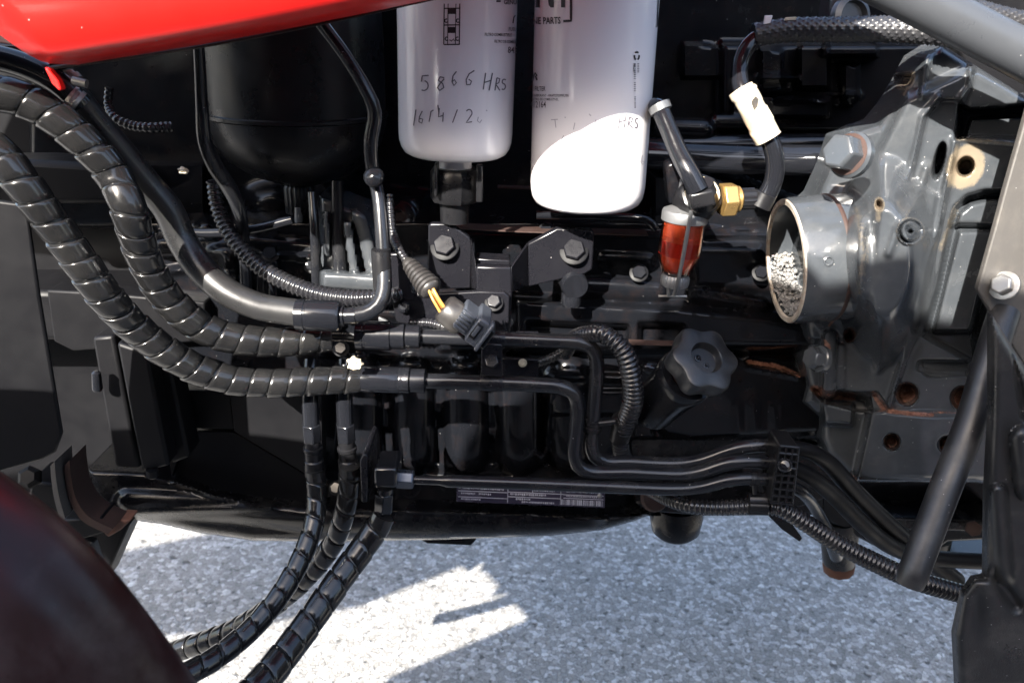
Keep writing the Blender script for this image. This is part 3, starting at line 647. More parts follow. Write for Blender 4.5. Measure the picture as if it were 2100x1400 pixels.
mb.add(stroke_vf([(1092, 166), (1094, 156), (1098, 150), (1101, 156)], 3.4, fn2)); mb.add(stroke_vf([(1098, 156), (1101, 165)], 3.4, fn2))
mb.build('printed_lettering', 'ink', f2, 0)
mb = MB()
for a in (90, 210, 330): mb.add(stroke_vf([(1306 + 6 * math.cos(R_(q)) * .8, 115 - 8 * math.sin(R_(q))) for q in np.linspace(a - 42, a + 42, 7)], 3.6, fn2))
mb.build('printed_emblem', 'ink', f2, 0)
mb = MB(); mb.add(text_vf('MADE', 1299, 130, 4.5, fn2, .02, R_(92), 1.0))
for k in range(22):
    if k not in (8, 14, 15): mb.add(stroke_vf([(1300 + (0 if k < 14 else 1), 132 + k * 4.2), (1304, 132 + k * 4.2)], random.uniform(1.2, 2.4), fn2))
for k in range(6): mb.add(stroke_vf([(1307, 131 + k * 3.4), (1311, 131 + k * 3.4)], 1.6, fn2))
mb.build('printed_lettering', 'inkfade', f2, 0)
mb = MB()
for st in ([(1272, 236), (1268, 264)], [(1284, 234), (1280, 262)], [(1270, 250), (1283, 247)], [(1291, 240), (1287, 262)], [(1291, 240), (1297, 243), (1295, 250), (1289, 252), (1297, 263)], arc(1306, 247, 3, 4, 40, 200) + arc(1304, 257, 3.4, 5, 90, -130)): mb.add(stroke_vf(st, 2.8, fn2))
mb.build('handwriting', 'inkfade', f2, 0)
mb = MB()
for st in ([(1130, 246), (1144, 245)], [(1138, 246), (1140, 262)], [(1158, 240), (1160, 242)], [(1179, 252), (1176, 266)], [(1208, 234), (1212, 238)], [(1222, 246), (1219, 262)], [(1156, 278), (1150, 290)], [(1309, 318), (1305, 330)], [(1318, 318), (1314, 332), (1319, 338), (1322, 332), (1316, 331)]): mb.add(stroke_vf(st, 1.8, fn2))
mb.build('handwriting', 'inkfaint', f2, 0)

# ================================================================== BLACK CANISTER behind the hood
Oc = P(620, 372, 0.135); Ac = Vector((0.0, 0.0, 1)); Rc = 188 * S(620, 250, 0.13) * 0.97
cn = thing('strainer_canister', 'large black round-bottomed canister hanging in shade left of the filters', 'canister', Oc)
lathe('bowl', [(0, -.002), (Rc * .25, -.001), (Rc * .55, .008), (Rc * .80, .022), (Rc * .93, .038), (Rc * .985, .052), (Rc, .060)], Oc, Ac, 'plastic', cn, 64, sharp=60)
lathe('upper_body', [(Rc * 1.0, .0605), (Rc * 1.015, .061), (Rc * 1.015, .064), (Rc * .99, .065), (Rc * .99, .13), (Rc * .98, .15), (Rc * .9, .20)], Oc, Ac, 'plastic', cn, 64, sharp=50)
lathe('drain_knob', [(.013, -.030), (.0135, -.027), (.0135, -.006), (.012, -.003), (.018, -.001), (.018, .002)], Oc - Vector((.004, .0, .0)), Ac, 'plastic', cn, 60, mod=lambda i, a: 1 + 0.035 * math.cos(20 * a))
tube('drain_tube', [(612, 425, .125, 9), (614, 500, .12, 9), (617, 585, .115, 9), (620, 640, .11, 9)], 'zinc', cn, 14)

# ================================================================== HOOD
hd = thing('hood_panel', 'glossy red engine hood panel with rolled lower edge above the hoses', 'hood', P(450, 60, -0.13))
def hood_line(t, dv=0, y=-0.14):  # along the rolled bottom edge
    return (100 + 730 * t, 133 - 133 * t + 12 * math.sin(math.pi * min(max(t, 0), 1.2)) * .55 + dv - 260 * max(0, t - 1.25), y)
V, Fc = [], []; ts = np.linspace(0.0, 2.6, 53)
sect = [(0.030, 5, 0), (0.012, 1, 0), (0.002, -2, 0), (-.004, -8, 0), (-.009, -20, 0), (-.013, -40, 0), (-.016, -70, 0), (-.018, -120, 0), (-.018, -220, 0), (-.010, -420, 0), (.02, -700, 0), (.10, -900, 0), (.30, -960, 0), (.60, -940, 0)]
ns = len(sect)
for t in ts:
    for k, (dy, dv, _) in enumerate(sect):
        u, v, y = hood_line(t, 0); p0 = P(u, v, y); m_ = S(u, v, y)
        du = dv * (0.98 if t == 0 else 0.98 * max(0, 1 - t * 12)) * 1.0 if dv > -140 else (-137 * max(0, 1 - t * 12))
        V.append(p0 + Vector((du * m_, dy, -dv * m_)))
for i in range(len(ts) - 1):
    for k in range(ns - 1): Fc.append((i * ns + k, (i + 1) * ns + k, (i + 1) * ns + k + 1, i * ns + k + 1))
o = mk('outer_skin', V, Fc, 'hood', hd, 70); sm = o.modifiers.new('solid', 'SOLIDIFY'); sm.thickness = 0.004; sm.offset = -1
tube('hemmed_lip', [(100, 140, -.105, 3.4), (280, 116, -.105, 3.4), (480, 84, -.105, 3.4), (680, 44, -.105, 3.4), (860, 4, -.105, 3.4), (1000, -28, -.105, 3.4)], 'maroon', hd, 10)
plate('inner_panel', [(-1900, -1500), (-60, -1500), (-12, -200), (0, 40), (58, 92), (62, 104), (30, 94), (-80, 78), (-500, 20), (-1900, -160)], -0.135, 0.004, 'maroon', hd, 0.001)  # seen corner coloured dim for its shade; outer extension added to block sun
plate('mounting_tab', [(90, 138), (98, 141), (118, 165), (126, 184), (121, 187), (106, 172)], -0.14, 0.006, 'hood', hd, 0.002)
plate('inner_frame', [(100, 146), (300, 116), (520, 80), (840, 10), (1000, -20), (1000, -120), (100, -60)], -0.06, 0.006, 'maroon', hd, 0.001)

# ================================================================== LEFT HOSES
hA = [(-500, 230, -.07, 38), (-260, 200, -.08, 38), (-60, 190, -.085, 38), (0, 192, -.085, 38), (62, 210, -.08, 38), (125, 250, -.078, 37), (185, 305, -.075, 36), (232, 360, -.072, 36), (262, 425, -.08, 36), (285, 500, -.07, 35), (318, 575, -.06, 34), (365, 635, -.05, 34), (425, 678, -.042, 33), (500, 697, -.036, 32), (580, 700, -.03, 31), (680, 693, -.022, 28)]
hB = [(-500, 170, -.08, 38), (-260, 205, -.09, 38), (-60, 280, -.10, 38), (0, 318, -.10, 38), (48, 378, -.10, 37), (105, 455, -.095, 36), (160, 530, -.09, 36), (212, 602, -.085, 36), (270, 665, -.07, 34), (335, 718, -.058, 33), (405, 758, -.048, 32), (480, 780, -.04, 30), (560, 785, -.034, 30), (640, 782, -.028, 30), (748, 777, -.02, 28)]
ha = thing('hydraulic_hose', 'upper black hydraulic hose in spiral guard sweeping down from under the red hood', 'hose', P(365, 635, -.05), 'spiral wrapped hydraulic hoses on the left')
tube('inner_hose', [(u, v, y, r * .84) for u, v, y, r in hA], 'rubber', ha, 20)
spiral_wrap('spiral_guard', hA, 'spiral', 0.0158, 0.93, ha, hand=-1, cone=-.06)
hb = thing('hydraulic_hose', 'lower black hydraulic hose in spiral guard curving along the bottom left of the hose pair', 'hose', P(335, 718, -.05), 'spiral wrapped hydraulic hoses on the left')
tube('inner_hose', [(u, v, y, r * .84) for u, v, y, r in hB], 'rubber', hb, 20)
spiral_wrap('spiral_guard', hB, 'spiral', 0.0152, 0.93, hb, hand=-1, cone=-.06, phase=1.0)
hb['label'] = 'lower black hydraulic hose in spiral guard running beneath the other spiral hose'

hc = thing('coolant_hose', 'smooth thick black rubber hose ending in a crimped collar above the spiral hoses', 'hose', P(430, 560, -.03))
tube('rubber_hose', [(135, 165, -.05, 26), (185, 235, -.04, 27), (240, 300, -.03, 28), (300, 375, -.02, 29), (345, 430, -.015, 30), (372, 490, -.015, 30), (410, 548, -.02, 30), (465, 598, -.03, 29), (530, 628, -.04, 28), (615, 642, -.05, 28)], 'rubber', hc, 28)
def lathe_px(name, a, b_, prof, mat, parent, seg=32, **kw):
    """turned part between two traced points; prof = (fraction along, radius px)"""
    A0, B0 = P(*a), P(*b_); m_ = S(*a); L = (B0 - A0)
    return lathe(name, [(r * m_, t * L.length) for t, r in prof], A0, L, mat, parent, seg, **kw)
lathe_px('crimp_collar', (608, 645, -.05), (698, 648, -.05), [(0, 27), (.01, 32), (.2, 32.5), (.22, 31), (.25, 31), (.27, 32.5), (.95, 32), (1, 29), (1.02, 20)], 'gloss', hc)
lathe_px('end_fitting', (696, 648, -.05), (730, 647, -.05), [(0, 18), (.02, 21), (.3, 21), (.32, 17), (1, 17)], 'gloss', hc)
sp = thing('steel_pipe', 'thin black steel pipe bending up from the crimped rubber hose to the hood', 'pipe', P(785, 560, -.03))
tube('bent_pipe', [(715, 647, -.05, 17), (750, 642, -.048, 17), (775, 626, -.045, 17), (786, 600, -.04, 16.5), (787, 550, -.03, 16), (783, 470, -.02, 15), (776, 400, -.01, 14), (764, 350, 0, 14), (760, 290, .0, 15), (768, 230, .0, 15), (748, 180, .0, 14), (715, 125, .0, 14), (675, 70, .0, 14), (620, 0, 0, 14)], 'pipe', sp, 20)
lathe_px('sleeve', (781, 510, -.03), (785, 592, -.03), [(0, 16), (.01, 19.5), (.05, 19.5), (.06, 20), (.97, 20), (1, 16.5)], 'plastic', sp)
lathe_px('joint_ring', (727, 646.5, -.049), (731, 646, -.049), [(0, 17), (.1, 18.2), (.9, 18.2), (1, 17)], 'bracket', sp)
bt = MB().add(lathe_vf([(0, 0), (.007, .001), (.008, .006), (.005, .009), (0, .01)], P(768, 368, -.012), CAMV(.1, .1, 1), 14)).build('weld', 'block', sp, 60)

for nm, pts, lab in (('rubber_tube', [(405, 60, -.02, 11), (410, 140, -.01, 12), (414, 220, .0, 13), (420, 290, .0, 15), (440, 340, .01, 17), (470, 385, .02, 16), (490, 430, .03, 14), (500, 500, .06, 12), (505, 600, .08, 12)], 'slim black rubber tube hanging along the left side of the canister'),
                     ('steel_rod', [(692, 370, .09, 13), (693, 480, .085, 13), (697, 560, .08, 13), (700, 640, .08, 13)], 'upright black steel tube between canister drain and bent steel pipe'),
                     ('steel_rod', [(640, 395, .09, 10), (645, 470, .08, 10), (648, 560, .08, 10), (650, 640, .08, 10)], 'thinner upright black rod directly right of the canister drain tube')):
    tube(nm, pts, 'pipe', None, 18, label=lab, cat='tube' if nm == 'rubber_tube' else 'rod')
# clamps high on the left
cl = thing('hose_clamp', 'bright steel hose clamps beside the red hood corner', 'hose clamp', P(150, 180, -.06))
lathe_px('band', (138, 200, -.062), (160, 216, -.06), [(0, 24), (.02, 30), (.3, 31), (.34, 27), (.6, 27), (.64, 31), (.98, 30), (1, 24)], 'steel', cl)
lathe_px('band', (122, 150, -.05), (150, 176, -.05), [(0, 20), (.02, 26), (.3, 28), (.34, 24), (.6, 24), (.64, 28), (.98, 27), (1, 20)], 'steel', cl)
tube('screw_housing', [(150, 165, -.08, 9), (178, 172, -.08, 9)], 'steel', cl, 12)
tube('hose_pipe', [(-60, 108, -.06, 26), (30, 128, -.06, 26), (85, 150, -.06, 26), (130, 178, -.06, 25), (165, 215, -.055, 25)], 'gloss', None, 22, label='glossy black pipe entering from the left edge below the red hood', cat='pipe')
tube('hose_pipe', [(-60, 100, .02, 16), (60, 104, .02, 16), (200, 100, .04, 16)], 'gloss', None, 16, label='thin dark pipe behind the red hood corner at the left edge', cat='pipe')

# ================================================================== STEEL PIPES
p1 = thing('hydraulic_pipe', 'upper satin black steel pipe from the upper spiral hose bending down right of the bracket', 'pipe', P(1000, 694, -.02), 'hydraulic steel pipes')
tube('bent_pipe', [(850, 690, -.02, 15.5), (1000, 694, -.02, 15.5), (1150, 700, -.02, 15.5), (1192, 703, -.02, 15.5), (1216, 716, -.02, 15.5), (1224, 742, -.02, 15.5), (1222, 800, -.02, 15), (1216, 865, -.02, 15), (1212, 905, -.02, 15), (1218, 932, -.02, 15), (1242, 946, -.02, 14.5), (1300, 948, -.02, 14.5), (1400, 950, -.02, 14.5), (1440, 943, -.02, 14.5), (1500, 922, -.02, 14.5), (1550, 913, -.02, 14.5), (1610, 915, -.02, 14.5)], 'pipe', p1, 22)
tube('hose_end', [(1610, 915, -.02, 15.5), (1660, 925, -.015, 16), (1700, 950, 0, 18), (1745, 1000, .02, 19), (1800, 1055, .04, 19), (1870, 1118, .06, 19), (1960, 1190, .08, 19)], 'deep', p1, 20)
lathe_px('ferrule', (730, 687, -.022), (832, 689, -.022), [(0, 22), (.02, 30), (.15, 30), (.17, 28), (.2, 28), (.22, 30), (.7, 30), (.72, 27), (.98, 27), (1, 24)], 'gloss', p1)
lathe_px('nut', (832, 689, -.022), (864, 690, -.022), [(0, 20), (.03, 24), (.9, 24), (1, 20)], 'gloss', p1)
p2 = thing('hydraulic_pipe', 'lower satin black steel pipe from the lower spiral hose with sunlit bend under the tab', 'pipe', P(1000, 784, -.02), 'hydraulic steel pipes')
tube('bent_pipe', [(865, 781, -.02, 16), (1000, 784, -.02, 16), (1110, 789, -.02, 16), (1150, 793, -.02, 16), (1176, 806, -.02, 16), (1184, 832, -.02, 16), (1182, 880, -.025, 15.5), (1178, 930, -.028, 15), (1186, 955, -.03, 14.5), (1210, 967, -.03, 14.5), (1300, 969, -.03, 14.5), (1405, 972, -.03, 14.5), (1440, 966, -.03, 14.5), (1490, 950, -.03, 14.5), (1540, 945, -.03, 14.5), (1610, 952, -.03, 15)], 'pipe', p2, 22)
tube('hose_end', [(1610, 952, -.03, 15.5), (1660, 975, -.02, 17), (1710, 1015, 0, 18), (1770, 1075, .02, 18), (1830, 1120, .04, 18), (1900, 1142, .06, 17), (2040, 1152, .08, 16)], 'deep', p2, 20)
lathe_px('ferrule', (742, 777, -.022), (842, 780, -.022), [(0, 23), (.02, 27), (.75, 27.5), (.77, 26), (.8, 27), (.84, 26), (.88, 27), (.98, 27), (1, 22)], 'gloss', p2)
lathe_px('nut', (842, 780, -.022), (874, 781, -.022), [(0, 20), (.03, 24.5), (.92, 24.5), (1, 20)], 'gloss', p2)
p3 = thing('hydraulic_pipe', 'lowest straight black steel pipe running from the hex elbow to the rubber clip block', 'pipe', P(1100, 990, -.035), 'hydraulic steel pipes')
tube('bent_pipe', [(845, 983, -.035, 9), (905, 985, -.035, 9.5), (915, 985.5, -.035, 13), (1050, 990, -.035, 13), (1250, 998, -.035, 13), (1400, 1002, -.035, 13), (1440, 998, -.035, 13), (1490, 985, -.035, 13), (1540, 980, -.035, 13), (1600, 988, -.035, 13), (1640, 1005, -.03, 13), (1672, 1040, -.01, 13), (1695, 1085, 0, 13), (1715, 1140, .03, 13)], 'pipe', p3, 20)
el = thing('elbow_fitting', 'black hex elbow fitting with pale blue-grey union nut above the third hose', 'pipe fitting', P(800, 985, -.035))
o = box_px('elbow_body', 766, 961, 814, 1002, -0.055, 0.032, 'gloss', el, 0.003)
A = P(850, 984, -.035) - P(815, 982, -.035)
o = mk('union_nut', *hex_vf(P(814, 981, -.035), A, 20 * S(814, 981, -.035), A.length, 0.3, .08), 'bluezinc', el, 30); bevel(o, .0008)
A = P(786, 1048, -.035) - P(789, 1008, -.035)
o = mk('swivel_nut', *hex_vf(P(789, 1008, -.035), A, 21 * S(789, 1008, -.035), A.length, 0.5, .1), 'gloss', el, 30); bevel(o, .0008)
lathe_px('neck', (790, 998, -.035), (789, 1012, -.035), [(0, 17), (1, 17)], 'gloss', el)
plate('support_plate', [(738, 945), (746, 930), (754, 935), (753, 1030), (741, 1030)], -0.05, 0.05, 'bracket', el, 0.001)

# ================================================================== LOWER HANGING HOSES
def low_hose(lab, pts, nut, pitch, hand=-1, fitting=True):
    t = thing('loader_hose', lab, 'hose', P(*pts[0][:3]), 'hoses hanging below the engine')
    tube('inner_hose', [(u, v, y, r * .86) for u, v, y, r in pts], 'rubber', t, 18)
    spiral_wrap('spiral_guard', pts, 'spiral', pitch, 0.95, t, hand=hand, cone=-.05, thick=.0012)
    if fitting:
        u, v, y = nut; B0 = P(u + 3, v + 40, y); A0 = P(u, v, y); A = B0 - A0; m_ = S(u, v, y)
        o = mk('swivel_nut', *hex_vf(A0, A, 20.5 * m_, A.length * .9, .2, .1), 'gloss', t, 30); bevel(o, .0008)
        lathe_px('ferrule', (u + 2, v + 32, y), (u + 8, v + 105, y), [(0, 17), (.2, 17), (.22, 20), (.3, 20), (.33, 18), (.55, 18), (.58, 20.5), (1, 20.5)], 'plastic', t)
        tube('stub_pipe', [(u + 2, v - 130, y + .02, 17), (u - 2, v - 60, y + .005, 17), (u, v + 5, y, 17)], 'gloss', t, 18)
    return t
low_hose('leftmost hanging black spiral-guarded hose below the lower hydraulic hose', [(646, 965, -.02, 20.5), (650, 1010, -.025, 20.5), (645, 1070, -.04, 21), (622, 1135, -.06, 21.5), (580, 1210, -.085, 22), (520, 1285, -.11, 23), (440, 1350, -.14, 24), (340, 1400, -.17, 25), (240, 1430, -.20, 25)], (638, 868, -.015), 0.0165)
low_hose('middle hanging black spiral-guarded hose crossing behind the leftmost one', [(715, 955, -.02, 22), (716, 1000, -.02, 22), (704, 1060, -.02, 22), (682, 1115, -.015, 22), (640, 1170, -.01, 22), (570, 1235, .0, 22), (480, 1290, .01, 22), (390, 1325, .02, 22), (300, 1355, .02, 22), (180, 1385, .02, 22)], (708, 868, -.01), 0.0175)
low_hose('rightmost hanging black spiral-guarded hose below the hex elbow', [(786, 1056, -.035, 25), (768, 1090, -.04, 27), (728, 1145, -.055, 28), (676, 1215, -.08, 29), (615, 1300, -.11, 31), (560, 1372, -.14, 33), (500, 1440, -.17, 35)], None, 0.0185, fitting=False)

# ================================================================== SENSOR PLUG
sn = thing('sensor_plug', 'loose slate grey electrical connector with orange wires and ribbed black boot', 'connector', P(940, 650, -.045))
lathe_px('ribbed_boot', (832, 533, -.02), (889, 600, -.045), [(0, 7), (.06, 12)] + [x for k in range(7) for x in ((.12 + k * .11, 13 + k * 1.6), (.15 + k * .11, 16.5 + k * 1.7), (.20 + k * .11, 16.5 + k * 1.7), (.225 + k * .11, 13 + k * 1.6))] + [(.92, 22), (.97, 17), (1, 9)], 'boot', sn, 28)
tube('wire', [(882, 590, -.045, 4.5), (893, 612, -.048, 4.5), (908, 640, -.05, 4.5)], 'wireo', sn, 10, .002)
tube('wire', [(888, 592, -.05, 3.6), (899, 612, -.053, 3.6), (914, 634, -.054, 3.6)], 'wirey', sn, 10, .002)
tube('wire', [(880, 596, -.048, 3), (888, 614, -.053, 3), (903, 640, -.055, 3)], 'wirey', sn, 10, .002)
lathe_px('boot_cap', (908, 628, -.05), (953, 664, -.05), [(0, 12), (.02, 26), (.12, 31), (.8, 33), (.92, 31), (1, 24)], 'boot', sn, 32)
def rot_box(name, cu, cv, hu, hv, ang, y, th, mat, parent, bev=.0012):
    ca, sa = math.cos(ang), math.sin(ang)
    return plate(name, [(cu + a * ca - b_ * sa, cv + a * sa + b_ * ca) for a, b_ in ((-hu, -hv), (hu, -hv), (hu, hv), (-hu, hv))], y, th, mat, parent, bev)
an = R_(36)
body = rot_box('plug_body', 962, 668, 26, 23, an, -0.066, 0.026, 'connector', sn, .0015)
for k in (-17, -8.5, 0, 8.5, 17): rot_box('ridge', 952 - k * math.sin(an), 660 + k * math.cos(an), 15, 2.6, an, -0.0685, .004, 'connector', body, .0006)
hs = rot_box('socket_housing', 979, 683, 14, 29, an, -0.073, 0.036, 'connector', sn, .0015)
rot_box('ridge', 976, 680, 7, 17, an, -0.0745, .003, 'plastic', hs, .0005); rot_box('ridge', 976, 680, 4, 12, an, -0.0757, .003, 'connector', hs, .0005)
rot_box('locking_bar', 993, 694, 4, 33, an, -0.078, 0.010, 'connector', sn, .0012); rot_box('locking_bar', 1000, 697, 5, 22, an, -0.07, 0.02, 'plastic', sn, .0012)

# ================================================================== CORRUGATED CONDUITS
def conduit(lab, pts, pitch=.0042, depth=.2, seg=14):
    o = corrugated('corrugated_conduit', pts, 'conduit', pitch, depth, None, seg); return meta(o, lab, 'cable conduit', 'corrugated cable conduits')
conduit('long corrugated conduit sagging from the canister to the bent steel pipe', [(437, 370, .05, 14), (448, 430, .05, 15), (478, 490, .04, 16), (530, 545, .03, 17), (590, 580, .02, 17), (660, 604, .01, 17.5), (730, 612, .0, 17.5), (800, 606, .0, 16), (850, 590, .03, 14)], .0046)
conduit('small thin corrugated conduit curled in the dark left of the canister', [(224, 180, .06, 8), (222, 215, .06, 8), (236, 242, .05, 9), (270, 258, .05, 10), (310, 262, .05, 10), (350, 260, .06, 10)], .004)
conduit('looped corrugated conduit arching over the two pipe bends and dropping through the clip', [(1160, 722, .045, 15), (1172, 700, .02, 16), (1200, 686, -.01, 17), (1240, 686, -.03, 18.5), (1276, 716, -.035, 19.5), (1295, 770, -.035, 20), (1298, 820, -.03, 20), (1286, 860, -.02, 19.5), (1273, 895, -.01, 18), (1274, 925, .0, 17), (1290, 955, .02, 16)], .0042)
conduit('short dark corrugated conduit behind the pipes right of the sunlit tab', [(1100, 745, .03, 9), (1135, 732, .03, 9), (1170, 712, .03, 9)], .0035)
conduit('long corrugated conduit running right below the clip block to the frame edge', [(1335, 1005, .03, 13), (1370, 1022, .0, 14), (1410, 1035, -.02, 15), (1470, 1040, -.03, 15.5), (1560, 1038, -.035, 16), (1600, 1042, -.04, 17), (1650, 1070, -.045, 17.5), (1720, 1115, -.05, 18), (1800, 1155, -.055, 19), (1880, 1190, -.06, 19), (1990, 1222, -.06, 18)], .0042)
conduit('thin dark corrugated conduit under the loose sensor plug', [(845, 662, .0, 9), (880, 662, -.005, 9), (915, 672, -.008, 9), (945, 688, -.005, 9)], .0035)
conduit('thin corrugated lead coming down to the ribbed boot', [(800, 400, .03, 7), (801, 440, .02, 8), (806, 480, .01, 9), (818, 512, -.01, 9), (834, 536, -.02, 8)], .0036)

# ================================================================== CLIPS
ct = thing('cable_clip', 'black cable clip tying the looped conduit to the vertical pipe', 'cable clip', P(1245, 868, -.02))
lathe_px('pipe_strap', (1217, 858, -.02), (1215, 882, -.02), [(0, 15.5), (.03, 18), (.3, 18), (.35, 16.5), (.6, 16.5), (.65, 18.5), (.97, 18.5), (1, 15.5)], 'plastic', ct)
tube('link', [(1228, 868, -.025, 6), (1262, 864, -.025, 6)], 'plastic', ct, 12)
lathe_px('conduit_strap', (1279, 858, -.016), (1270, 900, -.01), [(0, 20), (.02, 23.5), (.2, 23.5), (.24, 22), (.7, 22), (.75, 21), (.98, 21), (1, 18)], 'plastic', ct)
cb = thing('clip_block', 'black rubber clip block with square pockets holding the three pipe ends', 'pipe clip', P(1608, 970, -.05))
def cbq(a, b_): return (1598 + 42 * a - 20 * b_ * (1 - .35 * a), 914 + 4 * a + 116 * b_)
plate('clip_body', [cbq(0, 0), cbq(1, 0), cbq(1, 1), cbq(0, 1)], -0.050, 0.03, 'plastic', cb, .002)
mb = MB()
def bar(a0, b0, a1, b1, wd):
    A0, B0 = P(*cbq(a0, b0), -.053), P(*cbq(a1, b1), -.053); mb.add(sweep([A0, B0], [wd * .0004] * 2, 6))
for k in range(9): bar(0.03, k / 8, .97, k / 8, 3.0)
for a in (.05, .36, .66, .95): bar(a, 0.0, a, 1.0, 2.6)
mb.build('pocket_ribs', 'plastic', cb, 60)
lathe('clamp_screw', [(.0062, 0), (.0062, .004), (.0055, .005), (.0042, .005), (.0042, .003), (.0034, .003), (.0034, .006), (0, .0065)], P(1608, 953, -.052), CAMV(-.2, .2, 1), 'gloss', cb, 24)
cc = thing('conduit_collar', 'ridged black collar gripping the lower conduit beside the clip block', 'cable clip', P(1554, 1032, -.04))
lathe_px('collar', (1535, 1031, -.036), (1573, 1032, -.038), [(0, 18), (.02, 23), (.98, 23), (1, 18)], 'plastic', cc, 40, mod=lambda i, a: 1 + .035 * (1 if math.cos(14 * a) > 0 else -1))
tube('post', [(1549, 1012, -.04, 6), (1547, 985, -.038, 6)], 'plastic', cc, 12)
lathe_px('pipe_strap', (1538, 981, -.035), (1554, 981, -.035), [(0, 13), (.02, 15.5), (.3, 15.5), (.33, 14.5), (.6, 14.5), (.64, 15.5), (1, 15)], 'plastic', cc)

# ================================================================== OIL FILLER
Ax = CAMV(.27, .45, .85); Oc = P(1449, 733, -0.055); m_ = S(1449, 733, -.055)
of = thing('oil_filler', 'black six-lobed oil filler cap on a stubby neck', 'filler cap', Oc - Ax * .05)
lob = lambda i, a: 1 + 0.085 * math.cos(6 * (a - R_(16)))
cap_ = lathe('cap', [(50 * m_, -.018), (68 * m_, -.017), (70 * m_, -.013), (70 * m_, -.004), (67.5 * m_, -.001), (63 * m_, 0), (35 * m_, .0005)], Oc, Ax, 'capplastic', of, 144, cap=False, mod=lambda i, a: (lob(i, a) if i < 6 else 1), sharp=40)
lathe('recess', [(35 * m_, .0005), (33 * m_, -.0005), (31.5 * m_, -.005), (29 * m_, -.0062), (0, -.0062)], Oc, Ax, 'capplastic', cap_, 64, cap=False)
for du, dv in ((-11, -5), (6, 10)):
    lathe('dimple', [(8.2 * m_, -.0062), (7.6 * m_, -.0052), (5.6 * m_, -.0050), (4.4 * m_, -.0066), (3.2 * m_, -.0050), (1.5 * m_, -.0038), (0, -.0036)], Oc + RT * (du * m_) - UP * (dv * m_), Ax, 'gloss', cap_, 24, cap=False)
lathe('thread', [(40 * m_, -.030), (41 * m_, -.028), (38 * m_, -.026), (41 * m_, -.024), (38 * m_, -.022), (41 * m_, -.020), (38 * m_, -.017)], Oc, Ax, 'darkrust', of, 40)
lathe('neck', [(56 * m_, -.10), (58 * m_, -.06), (62 * m_, -.045), (64 * m_, -.040), (64 * m_, -.032), (61 * m_, -.0295), (46 * m_, -.0285), (43 * m_, -.032), (42 * m_, -.034)], Oc, Ax, 'block', of, 56)

# ================================================================== SEDIMENT BOWL
At = P(1405, 440, -.005); Bt = P(1383, 580, -.005); Az = (At - Bt).normalized(); Ls = (At - Bt).length; m_ = S(1395, 500, -.005)
sb = thing('sediment_bowl', 'small glass sediment bowl filled with orange red fuel', 'fuel bowl', Bt)
def sbh(v): return (580 - v) / 140 * Ls
bowl = lathe('glass_bowl', [(30 * m_, sbh(558)), (37 * m_, sbh(540)), (42.5 * m_, sbh(525)), (44 * m_, sbh(505)), (43.5 * m_, sbh(480)), (43 * m_, sbh(452)), (40 * m_, sbh(451)), (40 * m_, sbh(503)), (38.5 * m_, sbh(522)), (34 * m_, sbh(538)), (27 * m_, sbh(554)), (0, sbh(554))], Bt, Az, 'glass', sb, 40, cap=False)
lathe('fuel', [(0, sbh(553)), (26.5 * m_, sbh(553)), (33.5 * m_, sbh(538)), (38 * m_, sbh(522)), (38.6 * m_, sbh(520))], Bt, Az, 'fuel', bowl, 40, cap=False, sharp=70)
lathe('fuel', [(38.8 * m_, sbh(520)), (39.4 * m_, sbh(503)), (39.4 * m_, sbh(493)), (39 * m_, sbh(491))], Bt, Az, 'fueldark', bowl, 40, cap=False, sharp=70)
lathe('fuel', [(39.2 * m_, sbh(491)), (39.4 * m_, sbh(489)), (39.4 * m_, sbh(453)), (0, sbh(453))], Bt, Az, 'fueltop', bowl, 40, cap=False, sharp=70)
lathe('strainer_core', [(20 * m_, sbh(530)), (20 * m_, sbh(515))], Bt, Az, 'steel', bowl, 20)
lathe('top_ring', [(43 * m_, sbh(453)), (46.5 * m_, sbh(452)), (47 * m_, sbh(437)), (45 * m_, sbh(432)), (36 * m_, sbh(428)), (24 * m_, sbh(424)), (21 * m_, sbh(400)), (21 * m_, sbh(370))], Bt, Az, 'zinc', sb, 44)
lathe('clamp_nut', [(18 * m_, sbh(586)), (28 * m_, sbh(585)), (29.5 * m_, sbh(580)), (29.5 * m_, sbh(568)), (26 * m_, sbh(562)), (18 * m_, sbh(560))], Bt, Az, 'zinc', sb, 60, mod=lambda i, a: 1 + .02 * math.cos(30 * a))
tube('bail_stem', [(1372, 585, -.005, 4.5), (1371, 606, -.005, 4.5)], 'zinc', sb, 10)
tube('bail_wire', [(1418, 432, -.035, 4.2), (1410, 475, -.033, 4.2), (1400, 530, -.03, 4.2), (1392, 570, -.026, 4.2), (1383, 604, -.015, 4.2)], 'zinc', sb, 10)
tube('bail_wire', [(1380, 425, .015, 3.6), (1372, 500, .02, 3.6), (1368, 590, .01, 3.6)], 'zinc', sb, 10)
tube('bail_foot', [(1350, 607, -.002, 3), (1408, 608, -.002, 3)], 'steel', sb, 10)
Ab = CAMV(.12, .25, .95); Ob2 = P(1440, 397, -.015); mm = S(1440, 397, -.015)
hd2 = lathe('head', [(46 * mm, -.02), (46 * mm, -.004), (43 * mm, 0), (38 * mm, .001), (36 * mm, -.003), (0, -.003)], Ob2, Ab, 'plastic', sb, 36, mod=lambda i, a: 1 + (.03 if math.cos(9 * a) > .5 else 0))
lathe('seal_ring', [(37 * mm, -.0028), (36 * mm, .0016), (22 * mm, .0022), (20 * mm, -.002)], Ob2, Ab, 'cream', hd2, 36)
lathe_px('elbow_hub', (1436, 378, -.028), (1444, 425, -.022), [(0, 27), (.3, 29), (.36, 31), (.42, 29), (.8, 31), (1, 24)], 'plastic', sb, 28)
